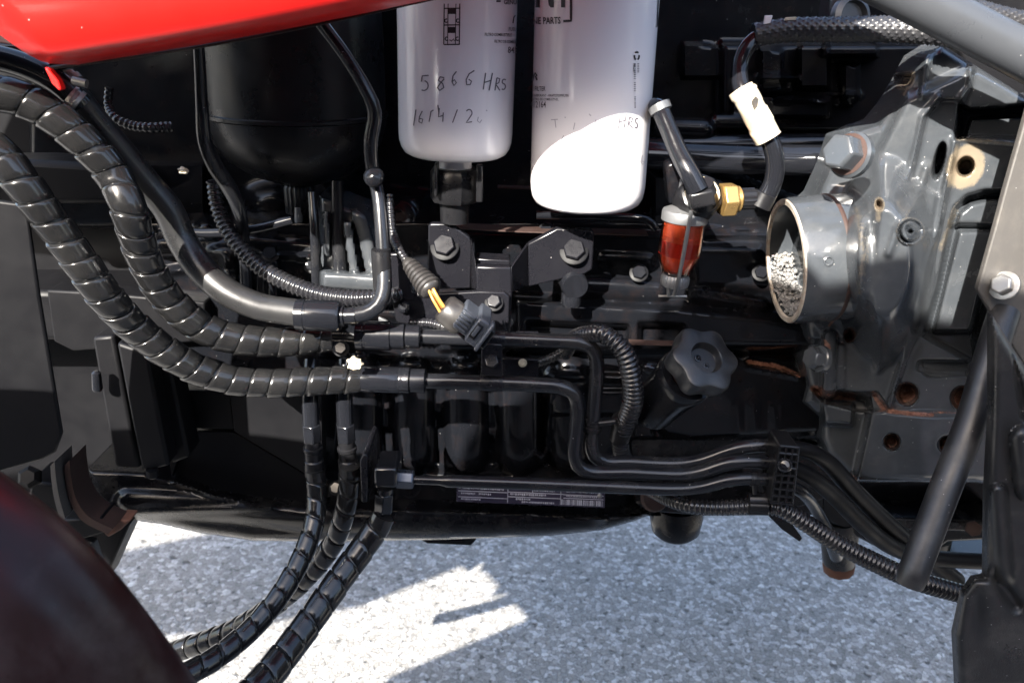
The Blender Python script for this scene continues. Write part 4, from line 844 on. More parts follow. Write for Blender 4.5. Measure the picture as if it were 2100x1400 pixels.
rot_box('label_boss', 1442, 410, 26, 17, R_(-12), -.040, .02, 'plastic', sb, .002)
plate('mounting_lug', [(1366, 340), (1376, 332), (1396, 332), (1412, 352), (1420, 420), (1372, 420)], .02, .02, 'block', sb, .003)
A = CAMV(1, .06, -.1); O_ = P(1478, 410, -.012)
o = mk('brass_nut', *hex_vf(O_, A, 36 * mm, .0115, .5, .1), 'brass', sb, 30); bevel(o, .001)
lathe('brass_collar', [(26 * mm, .011), (27 * mm, .014), (20 * mm, .016)], O_, A, 'brass', sb, 28)
lathe('ribbed_coupler', [(19 * mm, .015), (22 * mm, .016), (22 * mm, .026), (17 * mm, .027), (17 * mm, .040)], O_, A, 'plastic', sb, 48, mod=lambda i, a: 1 + .03 * math.cos(16 * a))
s1 = thing('fuel_hose', 'short black fuel hose rising left from the sediment bowl to the clamp beside the filter', 'fuel hose', P(1390, 300, -.02))
tube('rubber_hose', [(1345, 262, .06, 17), (1340, 228, .03, 17.5), (1352, 222, .0, 18), (1370, 262, -.01, 18.5), (1390, 310, -.02, 19.5), (1412, 352, -.03, 21), (1432, 392, -.034, 22)], 'gloss', s1, 22)
lathe_px('clamp_ring', (1350, 214, .0), (1357, 230, -.002), [(0, 18), (.05, 24), (.9, 23), (1, 19)], 'zinc', s1)
s2 = thing('fuel_hose', 'black fuel hose wrapped with cream tape dropping to the brass fitting', 'fuel hose', P(1560, 300, 0))
tube('rubber_hose', [(1575, 68, .02, 16), (1548, 82, .02, 17), (1526, 108, .015, 17), (1516, 145, .01, 17), (1522, 185, .0, 18), (1550, 240, -.005, 19), (1580, 290, -.008, 19), (1590, 335, -.01, 19), (1584, 378, -.01, 19), (1564, 414, -.01, 20)], 'gloss', s2, 22)
lathe_px('end_cuff', (1571, 396, -.01), (1556, 424, -.01), [(0, 21), (.05, 23), (.95, 25), (1, 20)], 'plastic', s2)
wr = thing('tape_wrap', 'cream stained tape wrapped round the black fuel hose', 'tape', P(1550, 235, -.01))
tp, tr = spline(px([(1520, 182, .0, 25), (1538, 215, -.004, 26), (1556, 247, -.007, 26), (1576, 284, -.009, 26)]), .0012)
v, f = sweep(tp, tr, 32, True, lambda i, a: 1 + .09 * (1 if math.sin(i * .2 + a * .6) > 0.6 else 0) + .022 * math.sin(5 * a + i * .3))
mk('tape', v, f, 'tape', wr, 60); plate('loose_end', [(1538, 186), (1548, 172), (1553, 176), (1551, 196), (1544, 206)], -.026, .0015, 'tape', wr, .0004)
plate('loose_end', [(1578, 225), (1586, 240), (1590, 262), (1586, 264), (1577, 244)], -.012, .0015, 'tape', wr, .0004)

# ================================================================== BRAIDED HARNESS
def braid(name, pts, parent=None, amp=.07, mat='braid'):
    path, rad = spline(px(pts), .0009); nA = 11
    def mod(i, a): return 1 + amp * (max(0, math.sin(nA * a + i * .95)) * max(0, math.sin(nA * a - i * .95)) * 2 - .4)
    v, f = sweep(path, rad, 80, True, mod); return mk(name, v, f, mat, parent, 75)
meta(braid('braided_harness', [(1545, 72, .02, 22), (1620, 62, .02, 23), (1720, 61, .015, 24), (1830, 60, .01, 25), (1935, 68, .0, 25), (2000, 80, .0, 25)]), 'black braided cable sleeve running across under the strut', 'cable sleeve', 'braided sleeves')
meta(braid('braided_harness', [(1990, 20, .0, 22), (2050, 38, .0, 23), (2140, 60, .0, 24)]), 'short pale grey lit piece of braided sleeve above the strut at the top right corner', 'cable sleeve', 'braided sleeves')
pm = thing('cable_post', 'dark grey moulded cable post rising behind the braided sleeve', 'bracket', P(1730, 30, .05))
plate('post_body', [(1712, -30), (1745, -25), (1756, 18), (1760, 55), (1700, 55), (1704, 15)], .05, .03, 'strut', pm, .004)
lathe('grommet', [(.016, 0), (.016, .006), (.012, .008), (.011, .003), (0, .003)], P(1738, 38, .045), CAMV(.3, -.2, 1), 'strut', pm, 28)
plate('pale_tag', [(1569, 32), (1585, 32), (1580, 48), (1566, 50)], .015, .002, 'white', None, .0004, 'small pale rectangular tag sticking up above the left end of the braided sleeve', 'tag')
plate('pale_tag', [(1612, 36), (1634, 35), (1632, 42), (1608, 43)], .015, .002, 'cream', None, .0004, 'narrow pale strip just above the middle-left of the braided sleeve', 'tag')

# ================================================================== BELL HOUSING
bh = thing('bell_housing', 'big grey painted bell housing casting with rusty holes and open port', 'housing', P(1860, 600, .02))
rc = Relief([(1932, 92), (1890, 118), (1872, 150), (1850, 190), (1830, 220), (1800, 255), (1765, 265), (1720, 285), (1700, 345), (1672, 405), (1645, 430), (1625, 520), (1645, 640), (1655, 700), (1645, 740), (1655, 790), (1646, 825), (1682, 856), (1682, 900), (1697, 936), (1752, 988), (2130, 992), (2130, 215)], 0.045, 2.2)
rc.H += 0.030 * smooth((rc.U - 1640) / 260)
dd_ = np.hypot((rc.U - 1812) / 88, (rc.V - 535) / 180); rc.H += 0.088 * smooth((1.25 - dd_) / .7); dd_ = np.hypot((rc.U - 1715) / 75, (rc.V - 538) / 150); rc.H += 0.018 * smooth((1.1 - dd_) / .4)                 # swell that carries the port
rc.area([(1790, 330), (1860, 200), (1990, 140), (1960, 290), (1930, 400), (1870, 660), (1800, 760), (1780, 600), (1800, 430)], 0.012, 26)
rc.ridge([(1905, 110), (1897, 150), (1892, 195)], 8, 0.006)
rc.ridge([(1926, 200), (1892, 240), (1882, 290), (1862, 362)], 7, 0.006)
rc.area([(1926, 205), (1975, 205), (1958, 290), (1925, 400), (1870, 372), (1884, 290), (1896, 240)], -0.006, 10)
rc.ridge([(1992, 142), (1986, 178), (1970, 206)], 6, 0.009)
rc.area([(1995, 140), (2135, 200), (2135, 232), (1985, 222)], 0.005, 22)
rc.area([(1968, 216), (1992, 226), (2135, 212), (2135, 238), (1992, 242), (1980, 280), (1960, 286)], -0.030, 6)
rc.area([(1992, 240), (2100, 236), (2100, 282), (1985, 280)], -0.012, 6)
rc.ridge([(1965, 284), (2090, 294)], 4, 0.004); rc.paleline([(1965, 284), (2090, 296)], 7, .5)
rc.ridge([(1900, 345), (1885, 395), (1868, 430), (1862, 455)], 9, 0.006); rc.ridge([(1868, 430), (1840, 470), (1822, 520)], 9, .005)
rc.hole((1926, 330), 8, 36, .05, .15, 1.1, R_(13))
rc.hole((1980, 342), 14, 18, .05, .75, 2.0, R_(25), .75)
rc.ridge([(1958, 286), (1940, 385), (1922, 470), (1897, 560), (1872, 660), (1848, 750), (1822, 838)], 7, 0.008)
rc.ridge([(1945, 360), (1925, 470), (1905, 540)], 5, 0.003)
rc.paleline([(1962, 420), (1930, 510)], 9, .45); rc.paleline([(1755, 430), (1775, 520), (1760, 600)], 14, .35)
# window with inset plate
win = [(2135, 392), (2020, 394), (1985, 404), (1960, 428), (1950, 460), (1924, 590), (1896, 688), (1990, 740), (2135, 740)]
rc.area(win, -0.024, 16)
rc.area([(2135, 408), (2030, 408), (1990, 416), (1966, 436), (1960, 462), (2135, 466)], 0.016, 16)
rc.area([(1966, 472), (2042, 472), (1990, 680), (1914, 680)], 0.014, 13)
rc.area([(2052, 470), (2135, 470), (2135, 735), (2000, 735), (1994, 690)], -0.04, 6)
rc.rod([(1910, 708), (1985, 712)], 27, -0.010); rc.rod([(1998, 702), (2004, 704)], 16, -.02)
rc.area([(1880, 740), (1996, 742), (1996, 768), (1905, 772), (1882, 758)], -0.012, 10)
rc.ridge([(1882, 742), (1892, 758), (1912, 763), (1980, 764)], 5, 0.006)
# threaded holes
rc.hole((1862, 164), 7, 12, .02, .55, 1.6, R_(20), .7); rc.paleline([(1858, 178), (1854, 192)], 7, .6)
rc.hole((1803, 420), 6, 9, .02, .55, 1.5, 0, .6); rc.paleline([(1803, 428), (1800, 450)], 7, .6)
rc.hole((1743, 687), 10, 14, .02, .9, 1.25, R_(10))
# lower flange
rc.area([(1822, 842), (2135, 848), (2135, 992), (1752, 988), (1782, 842)], 0.010, 6)
rc.area([(1640, 700), (1690, 700), (1700, 800), (1780, 815), (1785, 840), (1752, 990), (1640, 990)], -0.025, 16)
rc.ridge([(1782, 842), (1752, 982)], 4, 0.004)
rc.ridge([(1830, 800), (1850, 745)], 5, .003)
for cu, cv, r in ((1860, 808, 21), (1974, 816, 22), (1829, 906, 15), (1942, 912, 16)): rc.hole((cu, cv), r, r, .028, .95, 1.08, 0); rc.ridge([(cu - 1, cv), (cu + 1, cv)], r * 1.25, .0015)
rc.rustline([(1822, 842), (1870, 848), (1912, 850)], 5, .8); rc.rustline([(1912, 846), (2000, 846)], 3, .5); rc.ridge([(1822, 843), (1912, 850), (1990, 848)], 4, -.006)
rc.rod([(1703, 690), (1700, 800)], 16, .012); rc.rod([(1726, 715), (1724, 790)], 12, .008)
rc.area([(1662, 795), (1690, 803), (1750, 806), (1800, 806), (1822, 842), (1760, 842), (1690, 824)], -.014, 7); rc.rustline([(1670, 797), (1700, 812), (1750, 812)], 9, .85); rc.rustline([(1790, 806), (1812, 838)], 5, .8)
rc.area([(1686, 824), (1750, 828), (1748, 872), (1688, 868)], .018, 5)
rc.rustline([(1752, 980), (1758, 990)], 5, .8)
rc.rustline([(1735, 590), (1722, 640), (1700, 668)], 3, .75); rc.rustline([(1690, 700), (1700, 712)], 5, .8)
rc.rough(0.0011, 34); rc.rough(0.0005, 14)
rc.blur(3)
# plug
d = np.hypot(rc.U - 1867, rc.V - 475); rc.H += .006 * smooth((30 - d) / 5) - .010 * np.exp(-((d - 22) / 3.0) ** 2) - .014 * smooth((6 - d) / 3); rc.pale = np.maximum(rc.pale, .4 * np.exp(-((d - 28) / 3) ** 2))
rc.build('casting', 'cast', bh, back=.03, er=.014, erp=20)
# side port ring
Ap = CAMV(-.99, -.08, -.03); Op = P(1611, 536, .016); mp_ = S(1611, 536, .016); Rp = 129 * mp_
prt = lathe('port_ring', [(Rp * 1.0, -.05), (Rp * 1.0, -.034), (Rp, -.033), (Rp * 1.0, -.003), (Rp * .985, 0)], Op, Ap, 'cast', bh, 80, cap=False)
lathe('rim', [(Rp * .985, 0), (Rp * .97, .0012), (Rp * .90, .0012), (Rp * .885, -.001)], Op, Ap, surf('chipped_rim', (0.26, 0.23, 0.19), .5, bump=.6, bscale=300, grime=1.0, dust=.5, mottled=.4), prt, 80, cap=False)
lathe('bore', [(Rp * .885, -.001), (Rp * .88, -.04), (Rp * .86, -.048), (Rp * .6, -.05), (0, -.05)], Op, Ap, 'cast', prt, 64, cap=False)
lathe('weld_seam', [(Rp * 1.0, -.0315), (Rp * 1.012, -.0325), (Rp * 1.012, -.034), (Rp * 1.0, -.035)], Op, Ap, 'darkrust', prt, 72, cap=False)
nS = CAMV(0, -.12, 1); nS = (nS - Ap * nS.dot(Ap)).normalized()
lathe('set_screw', [(.004, -.003), (.004, .0006), (.0030, .001), (.0016, -.0005), (0, -.0005)], Op + nS * Rp - Ap * .016, nS, 'cast', prt, 16)
A = CAMV(-.80, .05, .55)
o = mk('bolt', *hex_vf(P(1744, 318, -.035), A, 38 * S(1744, 318, -.035), .017, .55, .10), 'cast', bh, 30); bevel(o, .0012)
lathe('washer', [(.0165, -.004), (.0168, .001), (.0150, .003)], P(1744, 318, -.035), A, 'cast', o, 28)
lathe('rust_ring', [(.0150, .0030), (.0150, .0034), (.0146, .0036)], P(1744, 318, -.035), A, 'darkrust', o, 28)
A = CAMV(-.9, .12, .4)
o = mk('bolt', *hex_vf(P(1678, 735, .0), A, 23 * S(1678, 735, .0), .010, .2, .1), 'cast', bh, 30); bevel(o, .0008)
lathe('washer', [(.0115, -.004), (.0115, .0), (.0105, .001)], P(1678, 735, .0), A, 'cast', o, 24)
# dried crystals in the port
V, Fc = [], []
mb = MB()
Xp = (UP - Ap * UP.dot(Ap)).normalized(); Yp = Ap.cross(Xp)
if Yp.dot(FW) < 0: Yp = -Yp
for k in range(1500):
    # pile low in the bore
    hgt = random.uniform(0, 1) ** .8; a = R_(random.uniform(-118, -8)) if random.random() < .9 else R_(random.uniform(-8, 14))
    rad_ = Rp * (0.87 - 0.36 * hgt * max(.12, math.sin(R_(60) + abs(a + R_(62)) * -.0 if abs(a + R_(62)) < R_(30) else R_(28))) * random.uniform(.0, 1) ** .6); dep = -random.uniform(.001, .020)
    c = Op + Yp * (rad_ * math.cos(a)) + Xp * (rad_ * math.sin(a)) + Ap * dep; s_ = random.choice((.0005, .0008, .001, .0014, .002))
    bmx = bmesh.new(); bmesh.ops.create_icosphere(bmx, subdivisions=1, radius=1)
    vv = [c + Vector((q.co.x * random.uniform(.6, 1.3), q.co.y * random.uniform(.6, 1.3), q.co.z * random.uniform(.6, 1.3))) * s_ for q in bmx.verts]; ff = [tuple(x.index for x in fc.verts) for fc in bmx.faces]; bmx.free(); mb.add((vv, ff))
o = mb.build('crystal_deposit', 'salt', None, 25); meta(o, 'heap of white crystals lying in the open port', 'crystals', None, 'stuff')

# ================================================================== RIGHT SIDE: strut, guard, bar
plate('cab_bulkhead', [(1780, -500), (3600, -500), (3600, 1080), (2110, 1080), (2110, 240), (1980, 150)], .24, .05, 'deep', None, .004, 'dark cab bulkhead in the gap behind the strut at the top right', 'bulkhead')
plate('rear_case', [(2126, 225), (3200, 260), (3200, 1000), (2126, 985)], .03, .2, 'cast', bh, .006)
tube('strut_tube', [(1660, -112, -.06, 46), (1960, 42, -.06, 46), (2400, 270, -.06, 47)], 'strut', None, 40, label='thick grey strut tube crossing the top right corner above the casting', cat='strut')
gd = thing('guard_plate', 'dusty grey guard plate with pale hex bolt at the right edge', 'guard', P(2080, 600, -.15))
plate('upper_plate', [(2640, -300), (2190, -60), (2112, 215), (2100, 258), (2064, 385), (2042, 467), (2006, 594), (2010, 604), (2031, 638), (2200, 902), (2640, 1580)], lambda u, v: -.065 + (u - 2006) * .0001, .006, 'guard', gd, .0012)
A = CAMV(-.75, .15, .6)
o = mk('bolt', *hex_vf(P(2060, 586, -.067), A, 22 * S(2060, 586, -.067), .008, .3, .15), 'steel', gd, 30); bevel(o, .0008); lathe('washer', [(.0105, -.001), (.0105, .0015), (.009, .002)], P(2060, 586, -.067), A, 'steel', o, 24)
rg = Relief([(2031, 640), (2200, 905), (2200, 1420), (1962, 1420), (1956, 1300), (1974, 1218), (1996, 1186), (2019, 1182), (2022, 1000), (2030, 860)], -.14, 4.0)
rg.area([(2074, 720), (2098, 790), (2110, 868), (2094, 858)], -.003, 6)
rg.rod([(2048, 1010), (2056, 1110), (2062, 1180)], 24, -.006, .0005); rg.rod([(2100, 900), (2110, 1000)], 30, -.002, .0004); rg.ridge([(2040, 1180), (2085, 1240)], 14, -.006)
rg.bump((2000, 1240), 20, 50, -.004, 1); rg.rough(.0008, 40)
rg.build('cast_bracket', 'gritty', gd, back=.004, er=.012, erp=22)
tube('grab_bar', [(2060, 640, -.06, 30), (2034, 720, -.08, 30), (1996, 850, -.10, 30), (1925, 1035, -.13, 30), (1868, 1188, -.155, 29.5), (1865, 1196, -.155, 27)], surf('bar_black', (.011, .011, .012), .40, bump=.1, bscale=500, specks=.05, dust=.08), None, 36, label='short thick black bar slanting down in front of the lower casting', cat='bar')

# ================================================================== LOWER RIGHT UNDERSIDE
ax = thing('rear_crossmember', 'dark crossmember beams under the bell housing', 'crossmember', P(1860, 1080, .2))
plate('beam', [(1610, 1000), (1700, 985), (2060, 960), (2060, 1106), (1945, 1112), (1880, 1160), (1790, 1120), (1690, 1065)], .20, .15, 'block', ax, .004)
plate('beam', [(1880, 1130), (2060, 1140), (2060, 1165), (1930, 1160), (1900, 1180)], .22, .08, 'block', ax, .003)
plate('beam', [(1760, 1060), (2060, 1070), (2060, 1092), (1760, 1085)], .16, .04, 'pan', ax, .003)
lathe('nut', [(.009, 0), (.009, .008), (.006, .010), (0, .010)], P(1995, 1082, .155), CAMV(-.4, .1, .9), 'darkrust', ax, 6)
mt = thing('rubber_mount', 'tapered dark rubber mount with rusty lower rim below the conduit', 'mount', P(1722, 1172, .22))
lathe_px('mount_body', (1722, 1062, .22), (1720, 1160, .22), [(0, 36), (.3, 38), (.9, 33), (1, 28)], 'rubber', mt)
lathe_px('rust_rim', (1720, 1150, .22), (1719, 1174, .22), [(0, 32), (.1, 33), (.8, 30), (1, 20)], 'rust', mt, 10)
m2 = thing('rubber_mount', 'small dark mount stub behind the slanting bar with rusty tip', 'mount', P(1905, 1190, .22))
lathe_px('mount_body', (1915, 1100, .24), (1905, 1175, .24), [(0, 34), (.9, 30), (1, 24)], 'rubber', m2); lathe_px('rust_rim', (1905, 1170, .24), (1902, 1186, .24), [(0, 26), (1, 20)], 'rust', m2, 10)
fl = lathe_px('drain_sump', (1388, 1030, .16), (1385, 1092, .16), [(0, 52), (.4, 55), (.85, 50), (1, 40), (1.02, 10)], 'pan', None, 40); meta(fl, 'round black sump boss protruding below the pan end', 'sump')
plate('drip_blade', [(1560, 1042), (1612, 1058), (1646, 1104), (1640, 1111), (1604, 1086)], .05, .006, 'bracket', None, .001, 'pointed black metal blade hanging below the clip block', 'blade')
st = thing('rusty_nut', 'rust stained nut half hidden behind the lower conduit start', 'nut', P(1340, 1020, .05))
lathe('nut', [(.013, 0), (.014, .003), (.012, .008), (.006, .010), (0, .010)], P(1340, 1020, .055), CAMV(.1, .1, 1), 'darkrust', st, 18)
ga = thing('gap_plate', 'plain dark cover behind the three wavy pipes', 'cover', P(1480, 960, .09))
plate('cover', [(1280, 895), (1640, 900), (1700, 935), (1760, 1000), (1640, 1040), (1280, 1050)], .12, .02, 'pan', ga, .002); plate('lower_skirt', [(1300, 1030), (1560, 1030), (1545, 1058), (1430, 1058), (1330, 1050)], .07, .05, 'pan', ga, .003)

# ================================================================== LEFT SIDE
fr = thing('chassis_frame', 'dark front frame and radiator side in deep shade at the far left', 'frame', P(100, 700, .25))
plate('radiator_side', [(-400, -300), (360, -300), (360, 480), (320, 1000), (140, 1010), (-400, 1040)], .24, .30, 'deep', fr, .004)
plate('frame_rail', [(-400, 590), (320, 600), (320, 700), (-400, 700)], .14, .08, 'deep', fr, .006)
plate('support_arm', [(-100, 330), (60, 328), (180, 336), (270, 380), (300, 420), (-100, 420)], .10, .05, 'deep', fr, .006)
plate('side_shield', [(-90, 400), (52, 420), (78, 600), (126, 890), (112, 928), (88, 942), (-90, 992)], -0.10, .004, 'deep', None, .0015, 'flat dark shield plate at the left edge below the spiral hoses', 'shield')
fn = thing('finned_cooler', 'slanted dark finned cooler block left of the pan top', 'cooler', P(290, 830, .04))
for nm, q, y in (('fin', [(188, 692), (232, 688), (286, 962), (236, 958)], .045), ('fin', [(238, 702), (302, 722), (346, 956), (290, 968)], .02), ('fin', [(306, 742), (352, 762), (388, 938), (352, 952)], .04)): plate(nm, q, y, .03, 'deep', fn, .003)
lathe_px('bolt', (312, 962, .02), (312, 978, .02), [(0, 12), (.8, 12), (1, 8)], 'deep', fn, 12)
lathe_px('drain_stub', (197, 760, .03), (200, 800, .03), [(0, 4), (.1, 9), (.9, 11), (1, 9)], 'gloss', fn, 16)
rs = thing('rusty_strap', 'curved rusty steel strap beside the pan end', 'strap', P(170, 1020, .03))
def band(name, pts, wd, th, mat, parent):
    path, _ = spline([(P(u, v, y), 1) for u, v, y in pts], .004); V, Fc = [], []
    for i, p in enumerate(path):
        V += [p + Vector((0, -wd / 2, 0)), p + Vector((0, wd / 2, 0)), p + Vector((th, wd / 2, th)), p + Vector((th, -wd / 2, th))]
    for i in range(len(path) - 1):
        for k in range(4): Fc.append((i * 4 + k, i * 4 + (k + 1) % 4, i * 4 + 4 + (k + 1) % 4, i * 4 + 4 + k))
    return mk(name, V, Fc, mat, parent, 40)
band('strap_band', [(149, 938, .03), (151, 965, .03), (162, 1015, .03), (186, 1050, .03), (236, 1076, .03)], .03, .006, 'darkrust', rs)
band('strap_band', [(121, 938, .02), (123, 965, .02), (130, 1010, .02), (142, 1052, .02)], .03, .005, 'guard', rs)
plate('foot', [(210, 1078), (244, 1066), (268, 1068), (246, 1088), (222, 1102), (214, 1096)], .03, .02, 'rust', rs, .002)
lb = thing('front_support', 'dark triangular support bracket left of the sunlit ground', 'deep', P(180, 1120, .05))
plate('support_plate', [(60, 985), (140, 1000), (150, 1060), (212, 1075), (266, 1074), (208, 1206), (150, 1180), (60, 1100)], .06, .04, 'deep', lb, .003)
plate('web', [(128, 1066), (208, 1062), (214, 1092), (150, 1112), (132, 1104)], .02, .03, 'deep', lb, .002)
plate('edge_flange', [(160, 1108), (190, 1112), (206, 1160), (214, 1200), (200, 1212), (176, 1180)], .03, .01, 'gritty', lb, .002)
lathe('nut', [(.011, 0), (.011, .006), (.007, .010), (0, .010)], P(64, 978, .05), CAMV(.2, .2, 1), 'deep', lb, 6)
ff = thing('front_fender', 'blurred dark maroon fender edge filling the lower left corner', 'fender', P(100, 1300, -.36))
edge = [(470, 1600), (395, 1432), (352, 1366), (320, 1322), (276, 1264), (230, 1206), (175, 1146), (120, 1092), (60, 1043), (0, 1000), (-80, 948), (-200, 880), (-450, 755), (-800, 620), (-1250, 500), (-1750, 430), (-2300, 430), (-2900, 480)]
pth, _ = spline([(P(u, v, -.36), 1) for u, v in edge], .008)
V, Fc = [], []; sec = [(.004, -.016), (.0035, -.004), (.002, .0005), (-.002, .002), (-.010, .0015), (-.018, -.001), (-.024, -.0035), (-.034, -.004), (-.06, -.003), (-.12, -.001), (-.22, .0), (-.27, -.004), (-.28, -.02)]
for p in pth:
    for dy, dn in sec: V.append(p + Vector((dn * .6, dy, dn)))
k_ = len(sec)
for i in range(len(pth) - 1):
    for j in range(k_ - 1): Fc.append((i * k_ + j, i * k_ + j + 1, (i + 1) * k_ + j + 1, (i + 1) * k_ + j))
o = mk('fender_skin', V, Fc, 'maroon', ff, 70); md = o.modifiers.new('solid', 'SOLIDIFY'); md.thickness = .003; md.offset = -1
for q in ([(-.68, .95), (-.67, .86), (-.49, .74), (-.67, .62), (-.76, .28), (-.20, .28), (-.20, .95)],):  # added notched sheet that shades the ground, no part of the fender
    V = [Vector((x_, yy, z_)) for yy in (-.50, -.492) for x_, z_ in q]; k = len(q)
    mk('shade_flap', V, [tuple(reversed(range(k))), tuple(range(k, 2 * k))] + [(i, (i + 1) % k, k + (i + 1) % k, k + i) for i in range(k)], 'rubber', ff, 20)
# small odds and ends caught by the sun
def lump(name, u, v, y, su, sv, mat, lab, cat):
    bmx = bmesh.new(); bmesh.ops.create_icosphere(bmx, subdivisions=3, radius=1); c = P(u, v, y); m_ = S(u, v, y)
    V = [c + (RT * (q.co.x * su) + UP * (q.co.y * sv) + FW * (q.co.z * min(su, sv))) * m_ * (1 + .28 * math.sin(q.co.x * 5 + u) * math.cos(q.co.y * 6 + v) + .1 * math.sin(q.co.z * 11)) for q in bmx.verts]
    Fc = [tuple(x.index for x in f_.verts) for f_ in bmx.faces]; bmx.free(); return meta(mk(name, V, Fc, mat, None, 40), lab, cat)
lump('debris_chip', 728, 745, -.045, 15, 13, 'cream', 'cream chip of debris lodged on top of the lower spiral hose end', 'debris')
lump('debris_chip', 376, 350, .0, 10, 7, 'cream', 'small cream chip on the dark ledge left of the canister', 'debris')
plate('pale_tag', [(776, 650), (790, 656), (800, 664), (776, 664)], -.01, .003, 'zinc', None, .0006, 'tiny grey metal corner visible above the upper hose ferrule', 'tag')

# ================================================================== ROUND THE VIEWER (out of the picture; some added only for reflections and shade)
def slab(name, x0, y0, z0, x1, y1, z1, mat, parent=None, bev=.01):
    V = [(x, y, z) for x in (x0, x1) for y in (y0, y1) for z in (z0, z1)]
    o = mk(name, np.array(V, float), [(0, 1, 3, 2), (4, 6, 7, 5), (0, 4, 5, 1), (2, 3, 7, 6), (0, 2, 6, 4), (1, 5, 7, 3)], mat, parent, 30)
    return bevel(o, bev) if bev else o
sh = thing('shade_fence', 'tall dark timber fence added behind the viewer to shade the yard', 'fence', (-2, -3.7, GZ))  # added wall: shades the ground in front and darkens reflections
M['timber'] = surf('dark_timber', (0.030, 0.026, 0.022), .8, bump=.3, bscale=60)
for k in range(60): slab('board', -9 + k * .25, -3.72, GZ + .02, -9 + k * .25 + .24, -3.695, GZ + 2.5 + .01 * (k % 3), 'timber', sh, 0)
for z_ in (.4, 2.0): slab('rail', -9, -3.79, GZ + z_, 6, -3.72, GZ + z_ + .1, 'timber', sh, 0)
M['tyre'] = surf('tyre_rubber', (0.022, 0.022, 0.022), .8, bump=.2, bscale=120)
rw = thing('tractor_wheel', 'big rear tractor wheel outside the right of the frame', 'wheel', (1.9, -.35, .9 + GZ))
lathe('tyre', [(.55, -.25), (.80, -.27), (.88, -.2), (.9, 0), (.88, .2), (.80, .27), (.55, .25), (.5, 0)], Vector((1.9, -.35, .9 + GZ)), Vector((0, 1, 0)), 'tyre', rw, 64, cap=False)
lathe('rim', [(0, -.05), (.45, -.05), (.55, -.22), (.56, .22)], Vector((1.9, -.35, .9 + GZ)), Vector((0, 1, 0)), 'hood', rw, 48, cap=False)

# the person taking the picture: outside the frame, but their shade lies on the lower casting and the asphalt
M['skin'] = surf('skin', (0.42, 0.25, 0.18), .5, bump=.05)
M['jacket'] = surf('navy_jacket', (0.018, 0.022, 0.035), .8, bump=.2, bscale=300)
M['jeans'] = surf('dark_jeans', (0.022, 0.027, 0.045), .85, bump=.2, bscale=300)
M['hair'] = surf('brown_hair', (0.03, 0.018, 0.01), .6, bump=.4, bscale=400)
PX, PY = -0.20, -1.0
pr = thing('person', 'person stooping in an added navy shade shell behind the viewer with hands held out', 'person', (PX, PY, GZ))
pr.scale = (1.06, 1.0, 1.0)
def skin(name, nodes, edges, mat, parent, root=0, sub=2):
    me = bpy.data.meshes.new(name); me.from_pydata([Vector(n_[0]) for n_ in nodes], edges, [])
    o = bpy.data.objects.new(name, me); C.objects.link(o); o.parent = parent
    me.materials.append(M[mat]); md = o.modifiers.new('skin', 'SKIN'); md.use_smooth_shade = True
    for k, n_ in enumerate(nodes):
        r = n_[1]; me.skin_vertices[0].data[k].radius = r if isinstance(r, tuple) else (r, r); me.skin_vertices[0].data[k].use_root = (k == root)
    sb_ = o.modifiers.new('sub', 'SUBSURF'); sb_.levels = sb_.render_levels = sub
    return o
nodes = [((0, -.14, .97), (.18, .13)), ((0, -.10, 1.13), (.17, .12)), ((0, -.03, 1.32), (.20, .13)), ((0, .02, 1.46), (.17, .10)), ((0, .09, 1.46), .06), ((0, .13, 1.45), .055), ((0, .17, 1.43), (.07, .08)), ((0, .18, 1.46), (.06, .07)),
  ((-.11, -.12, .88), .09), ((-.13, -.04, .48), .06), ((-.13, -.10, .09), .042), ((-.13, .0, .04), .04), ((-.13, .10, .03), .032),
  ((.11, -.12, .88), .09), ((.13, -.02, .48), .06), ((.13, -.08, .09), .042), ((.13, .02, .04), .04), ((.13, .12, .03), .032),
  ((.23, .03, 1.49), .075), ((.32, .06, 1.22), .052), ((.22, .22, 1.10), .036), ((.18, .26, 1.10), .03),
  ((-.23, .03, 1.49), .075), ((-.32, .06, 1.22), .052), ((-.03, .22, 1.10), .036), ((0.04, .26, 1.10), .03)]
edges = [(0, 1), (1, 2), (2, 3), (3, 4), (4, 5), (5, 6), (6, 7), (0, 8), (8, 9), (9, 10), (10, 11), (11, 12), (0, 13), (13, 14), (14, 15), (15, 16), (16, 17), (3, 18), (18, 19), (19, 20), (20, 21), (3, 22), (22, 23), (23, 24), (24, 25)]
body = skin('body', nodes, edges, 'jacket', pr)
body.data.materials.append(M['skin']); body.data.materials.append(M['jeans'])
for sx, base in ((1, Vector((.18, .26, 1.10))), (-1, Vector((.04, .26, 1.10)))):
    for k in range(4):
        d_ = Vector((.018 * (k - 1.5), .0, .0)); L = (.075, .085, .08, .062)[k]
        skin('finger', [((base + d_), .011), ((base + d_ + Vector((.0, L * .6, .012))), .009), ((base + d_ + Vector((0, L * .9, -.012))), .008), ((base + d_ + Vector((0, L, -.03))), .007)], [(0, 1), (1, 2), (2, 3)], 'skin', pr, 0, 1)
    skin('thumb', [((base + Vector((-.03 * sx, -.01, 0))), .012), ((base + Vector((-.045 * sx, .02, .012))), .010), ((base + Vector((-.04 * sx, .05, .012))), .008)], [(0, 1), (1, 2)], 'skin', pr, 0, 1)
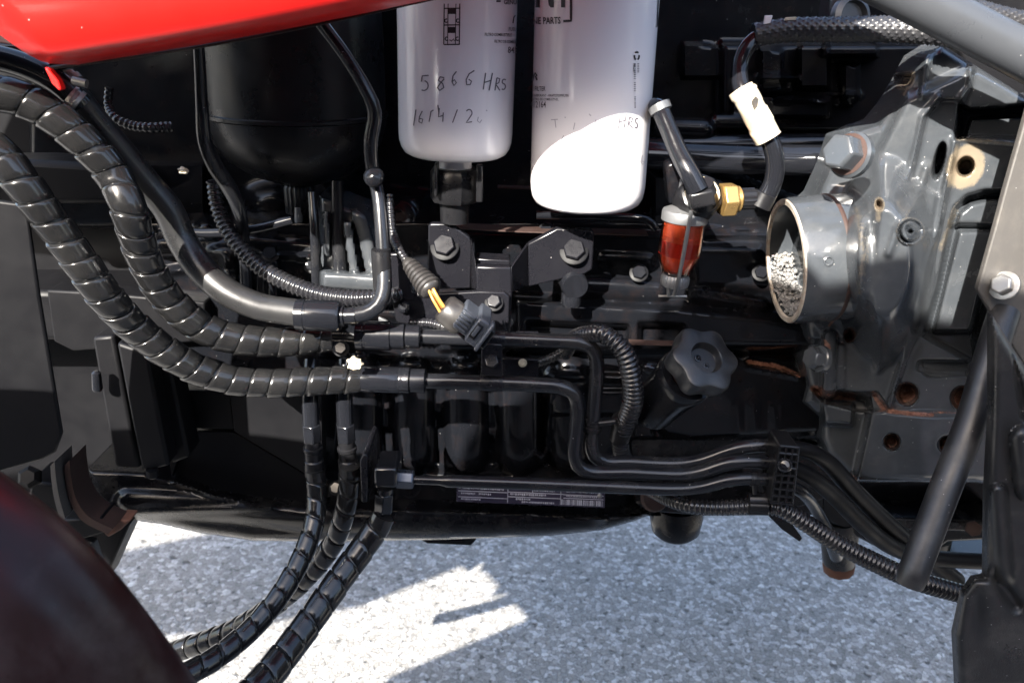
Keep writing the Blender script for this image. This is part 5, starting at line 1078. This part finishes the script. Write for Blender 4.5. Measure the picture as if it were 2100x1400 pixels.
def ellipsoid(name, c, r, mat, parent, cut=None):
    bmx = bmesh.new(); bmesh.ops.create_uvsphere(bmx, u_segments=24, v_segments=16, radius=1)
    V = [Vector(c) + Vector((0, .055, -.17)) + Vector((q.co.x * r[0], q.co.y * r[1], q.co.z * r[2])) + parent.location for q in bmx.verts]; Fc = [tuple(x.index for x in f_.verts) for f_ in bmx.faces]; bmx.free()
    return mk(name, V, Fc, mat, parent, 180)
ellipsoid('face', (0, .135, 1.60), (.072, .088, .11), 'skin', pr); ellipsoid('hair', (0, .105, 1.645), (.083, .105, .085), 'hair', pr)
ellipsoid('nose', (0, .225, 1.59), (.013, .018, .022), 'skin', pr)
for sx in (-1, 1):
    ellipsoid('eye', (.03 * sx, .212, 1.62), (.013, .008, .007), 'white', pr); ellipsoid('ear', (.076 * sx, .12, 1.60), (.012, .022, .03), 'skin', pr)
ellipsoid('mouth', (0, .214, 1.55), (.024, .008, .006), 'maroon', pr)
# the camera in the hands sits just behind the place the picture is taken from


po = lathe('shade_shell', [(.47, .28), (.46, .40), (.44, .75), (.43, 1.05), (.42, 1.28), (.41, 1.45), (.38, 1.535), (.30, 1.575), (.12, 1.595)], Vector((PX + .06, PY - .04, GZ)), Vector((0, 0, 1)), 'jacket', pr, 48, cap=False, mod=lambda i, a: 1 + .035 * math.sin(9 * a + i)); po.scale.y = .42  # added flattened shell, widens the person's shade and closes sun gaps
la = thing('shade_blocker', 'added dark plate left of the viewer, shaped to shade the asphalt', 'loader arm', (-1.2, -.75, .9))  # added unseen plate, outline worked back from the wanted ground shadow
q = [(-1.70, .85), (-1.20, .905), (-.98, .965), (-.76, 1.13), (-.76, 1.24), (-1.43, 1.13), (-1.70, 1.02)]; k = len(q)
bevel(mk('shade_plate', [Vector((x_, yy, z_)) for yy in (-.78, -.74) for x_, z_ in q], [tuple(reversed(range(k))), tuple(range(k, 2 * k))] + [(i, (i + 1) % k, k + (i + 1) % k, k + i) for i in range(k)], 'gritty', la, 20), .004)
slab('shade_plate_leg', -1.68, -.79, GZ, -1.56, -.73, 1.0, 'gritty', la, .004)
